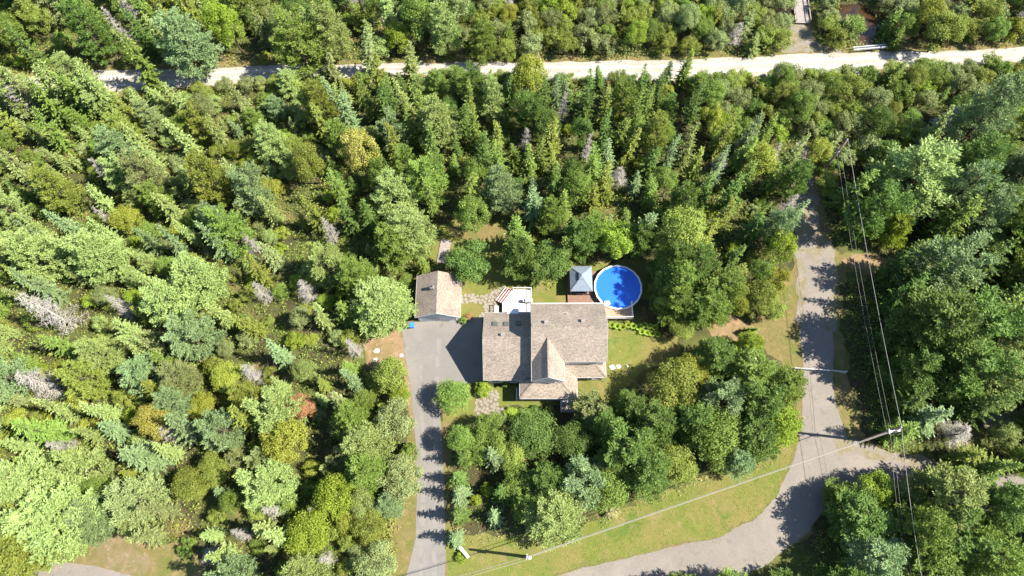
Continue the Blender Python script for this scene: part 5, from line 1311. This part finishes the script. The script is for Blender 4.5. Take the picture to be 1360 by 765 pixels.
# ------------------------------------------------------------------ ground cover nobody could count
def cover(name, n, tone, zone, size, hh, seed, per=7, spread=0.4):
    L = Leaves(seed); r = L.r; pts = []
    while len(pts) < n:
        x, y = r.uniform(-112, 112), r.uniform(-40, 76)
        if zone(x, y): pts.append((x, y))
        elif len(pts) == 0 and r.random() < 1e-6: break
    pts = np.array(pts); c = np.repeat(pts, per, 0); m = len(c)
    hgt = np.repeat(r.uniform(hh[0], hh[1], n), per); tn = np.repeat(r.uniform(0, 0.45, n), per)
    P = np.column_stack([c + r.normal(0, spread, (m, 2)), hgt * r.uniform(0.15, 1.0, m)])
    L.cards(P, np.array([0, 0, 0.7]) + r.normal(0, 0.6, (m, 3)), size, tn + r.uniform(0, 0.5, m))
    me = L.mesh(name); o = bpy.data.objects.new(name, me); C.objects.link(o); me.materials[0] = LEAF[tone]; return tag(o, kind='stuff')


def clear(x, y, d=0.25):
    for poly in KEEP[:9]:
        if inside((x, y), poly): return False
    for poly in (GRAVEL, CREEK, ROAD):
        if inside((x, y), poly) or edge_dist((x, y), poly) < d: return False
    return True


nz = lambda x, y, s, o: noise.noise(Vector((x * s + o, y * s, o)))
cover('undergrowth', 15000, 'olive', lambda x, y: nz(x, y, 0.09, 3) > -0.4 and clear(x, y), 0.27, (0.2, 1.2), 91, 9, 0.5)
cover('undergrowth', 9000, 'mid', lambda x, y: nz(x, y, 0.09, 8) > 0.0 and clear(x, y), 0.27, (0.2, 1.4), 92, 9, 0.42)
cover('undergrowth', 1500, 'gold', lambda x, y: nz(x, y, 0.07, 15) > 0.22 and clear(x, y), 0.3, (0.3, 1.2), 93, 9, 0.4)
YARDBED = GP([(600, 585), (640, 575), (860, 560), (1000, 540), (1040, 590), (930, 630), (830, 664), (700, 700), (625, 700), (606, 660)])
cover('undergrowth', 420, 'mid', lambda x, y: inside((x, y), YARDBED), 0.28, (0.15, 0.6), 94, 8, 0.4)
RIGHTBED = GP([(1116, 378), (1150, 370), (1200, 372), (1200, 585), (1160, 588), (1126, 470)])
GOLDBED = GP([(478, 660), (520, 660), (524, 720), (520, 770), (500, 770), (470, 720)])
cover('undergrowth', 420, 'mid', lambda x, y: inside((x, y), RIGHTBED), 0.26, (0.1, 0.7), 99, 8, 0.4)
cover('undergrowth', 130, 'gold', lambda x, y: inside((x, y), GOLDBED), 0.28, (0.3, 1.0), 95, 10, 0.4)
def edges(x, y):
    if inside((x, y), DRIVE): return False
    for poly, d in ((VERGE_N, 0.9), (LAWN_ROAD, 0.8), (TRAIL, 0.8)):
        if edge_dist((x, y), poly) < d and not inside((x, y), GRAVEL) and not inside((x, y), ROAD) and not inside((x, y), TRAIL): return True
    return False


def litter(x, y):
    return any(edge_dist((x, y), q) < 0.55 for q in (ROAD, DRIVE)) and nz(x, y, 0.4, 30) > -0.1


cover('leaf_litter', 1100, 'straw', litter, 0.10, (0.045, 0.07), 98, 6, 0.22)
cover('tall_grass', 1500, 'straw', edges, 0.22, (0.1, 0.45), 96, 7, 0.3)
GRASS = [GP(q) for q in ([(519, 770), (520, 700), (540, 655), (548, 655), (548, 700), (536, 765)], [(594, 765), (600, 712), (690, 712), (760, 700), (830, 676), (930, 636), (1030, 612), (1050, 600), (1030, 670), (1000, 700), (955, 720), (830, 750), (735, 772)],
                             [(802, 440), (905, 450), (900, 470), (840, 505), (790, 535), (756, 535), (756, 505), (806, 502)], [(613, 362), (680, 378), (655, 384), (640, 390), (613, 390)], [(1018, 405), (1050, 370), (1054, 480), (1020, 460)])]
cover('grass', 2600, 'olive', lambda x, y: any(inside((x, y), q) for q in GRASS), 0.13, (0.02, 0.05), 97, 6, 0.3)
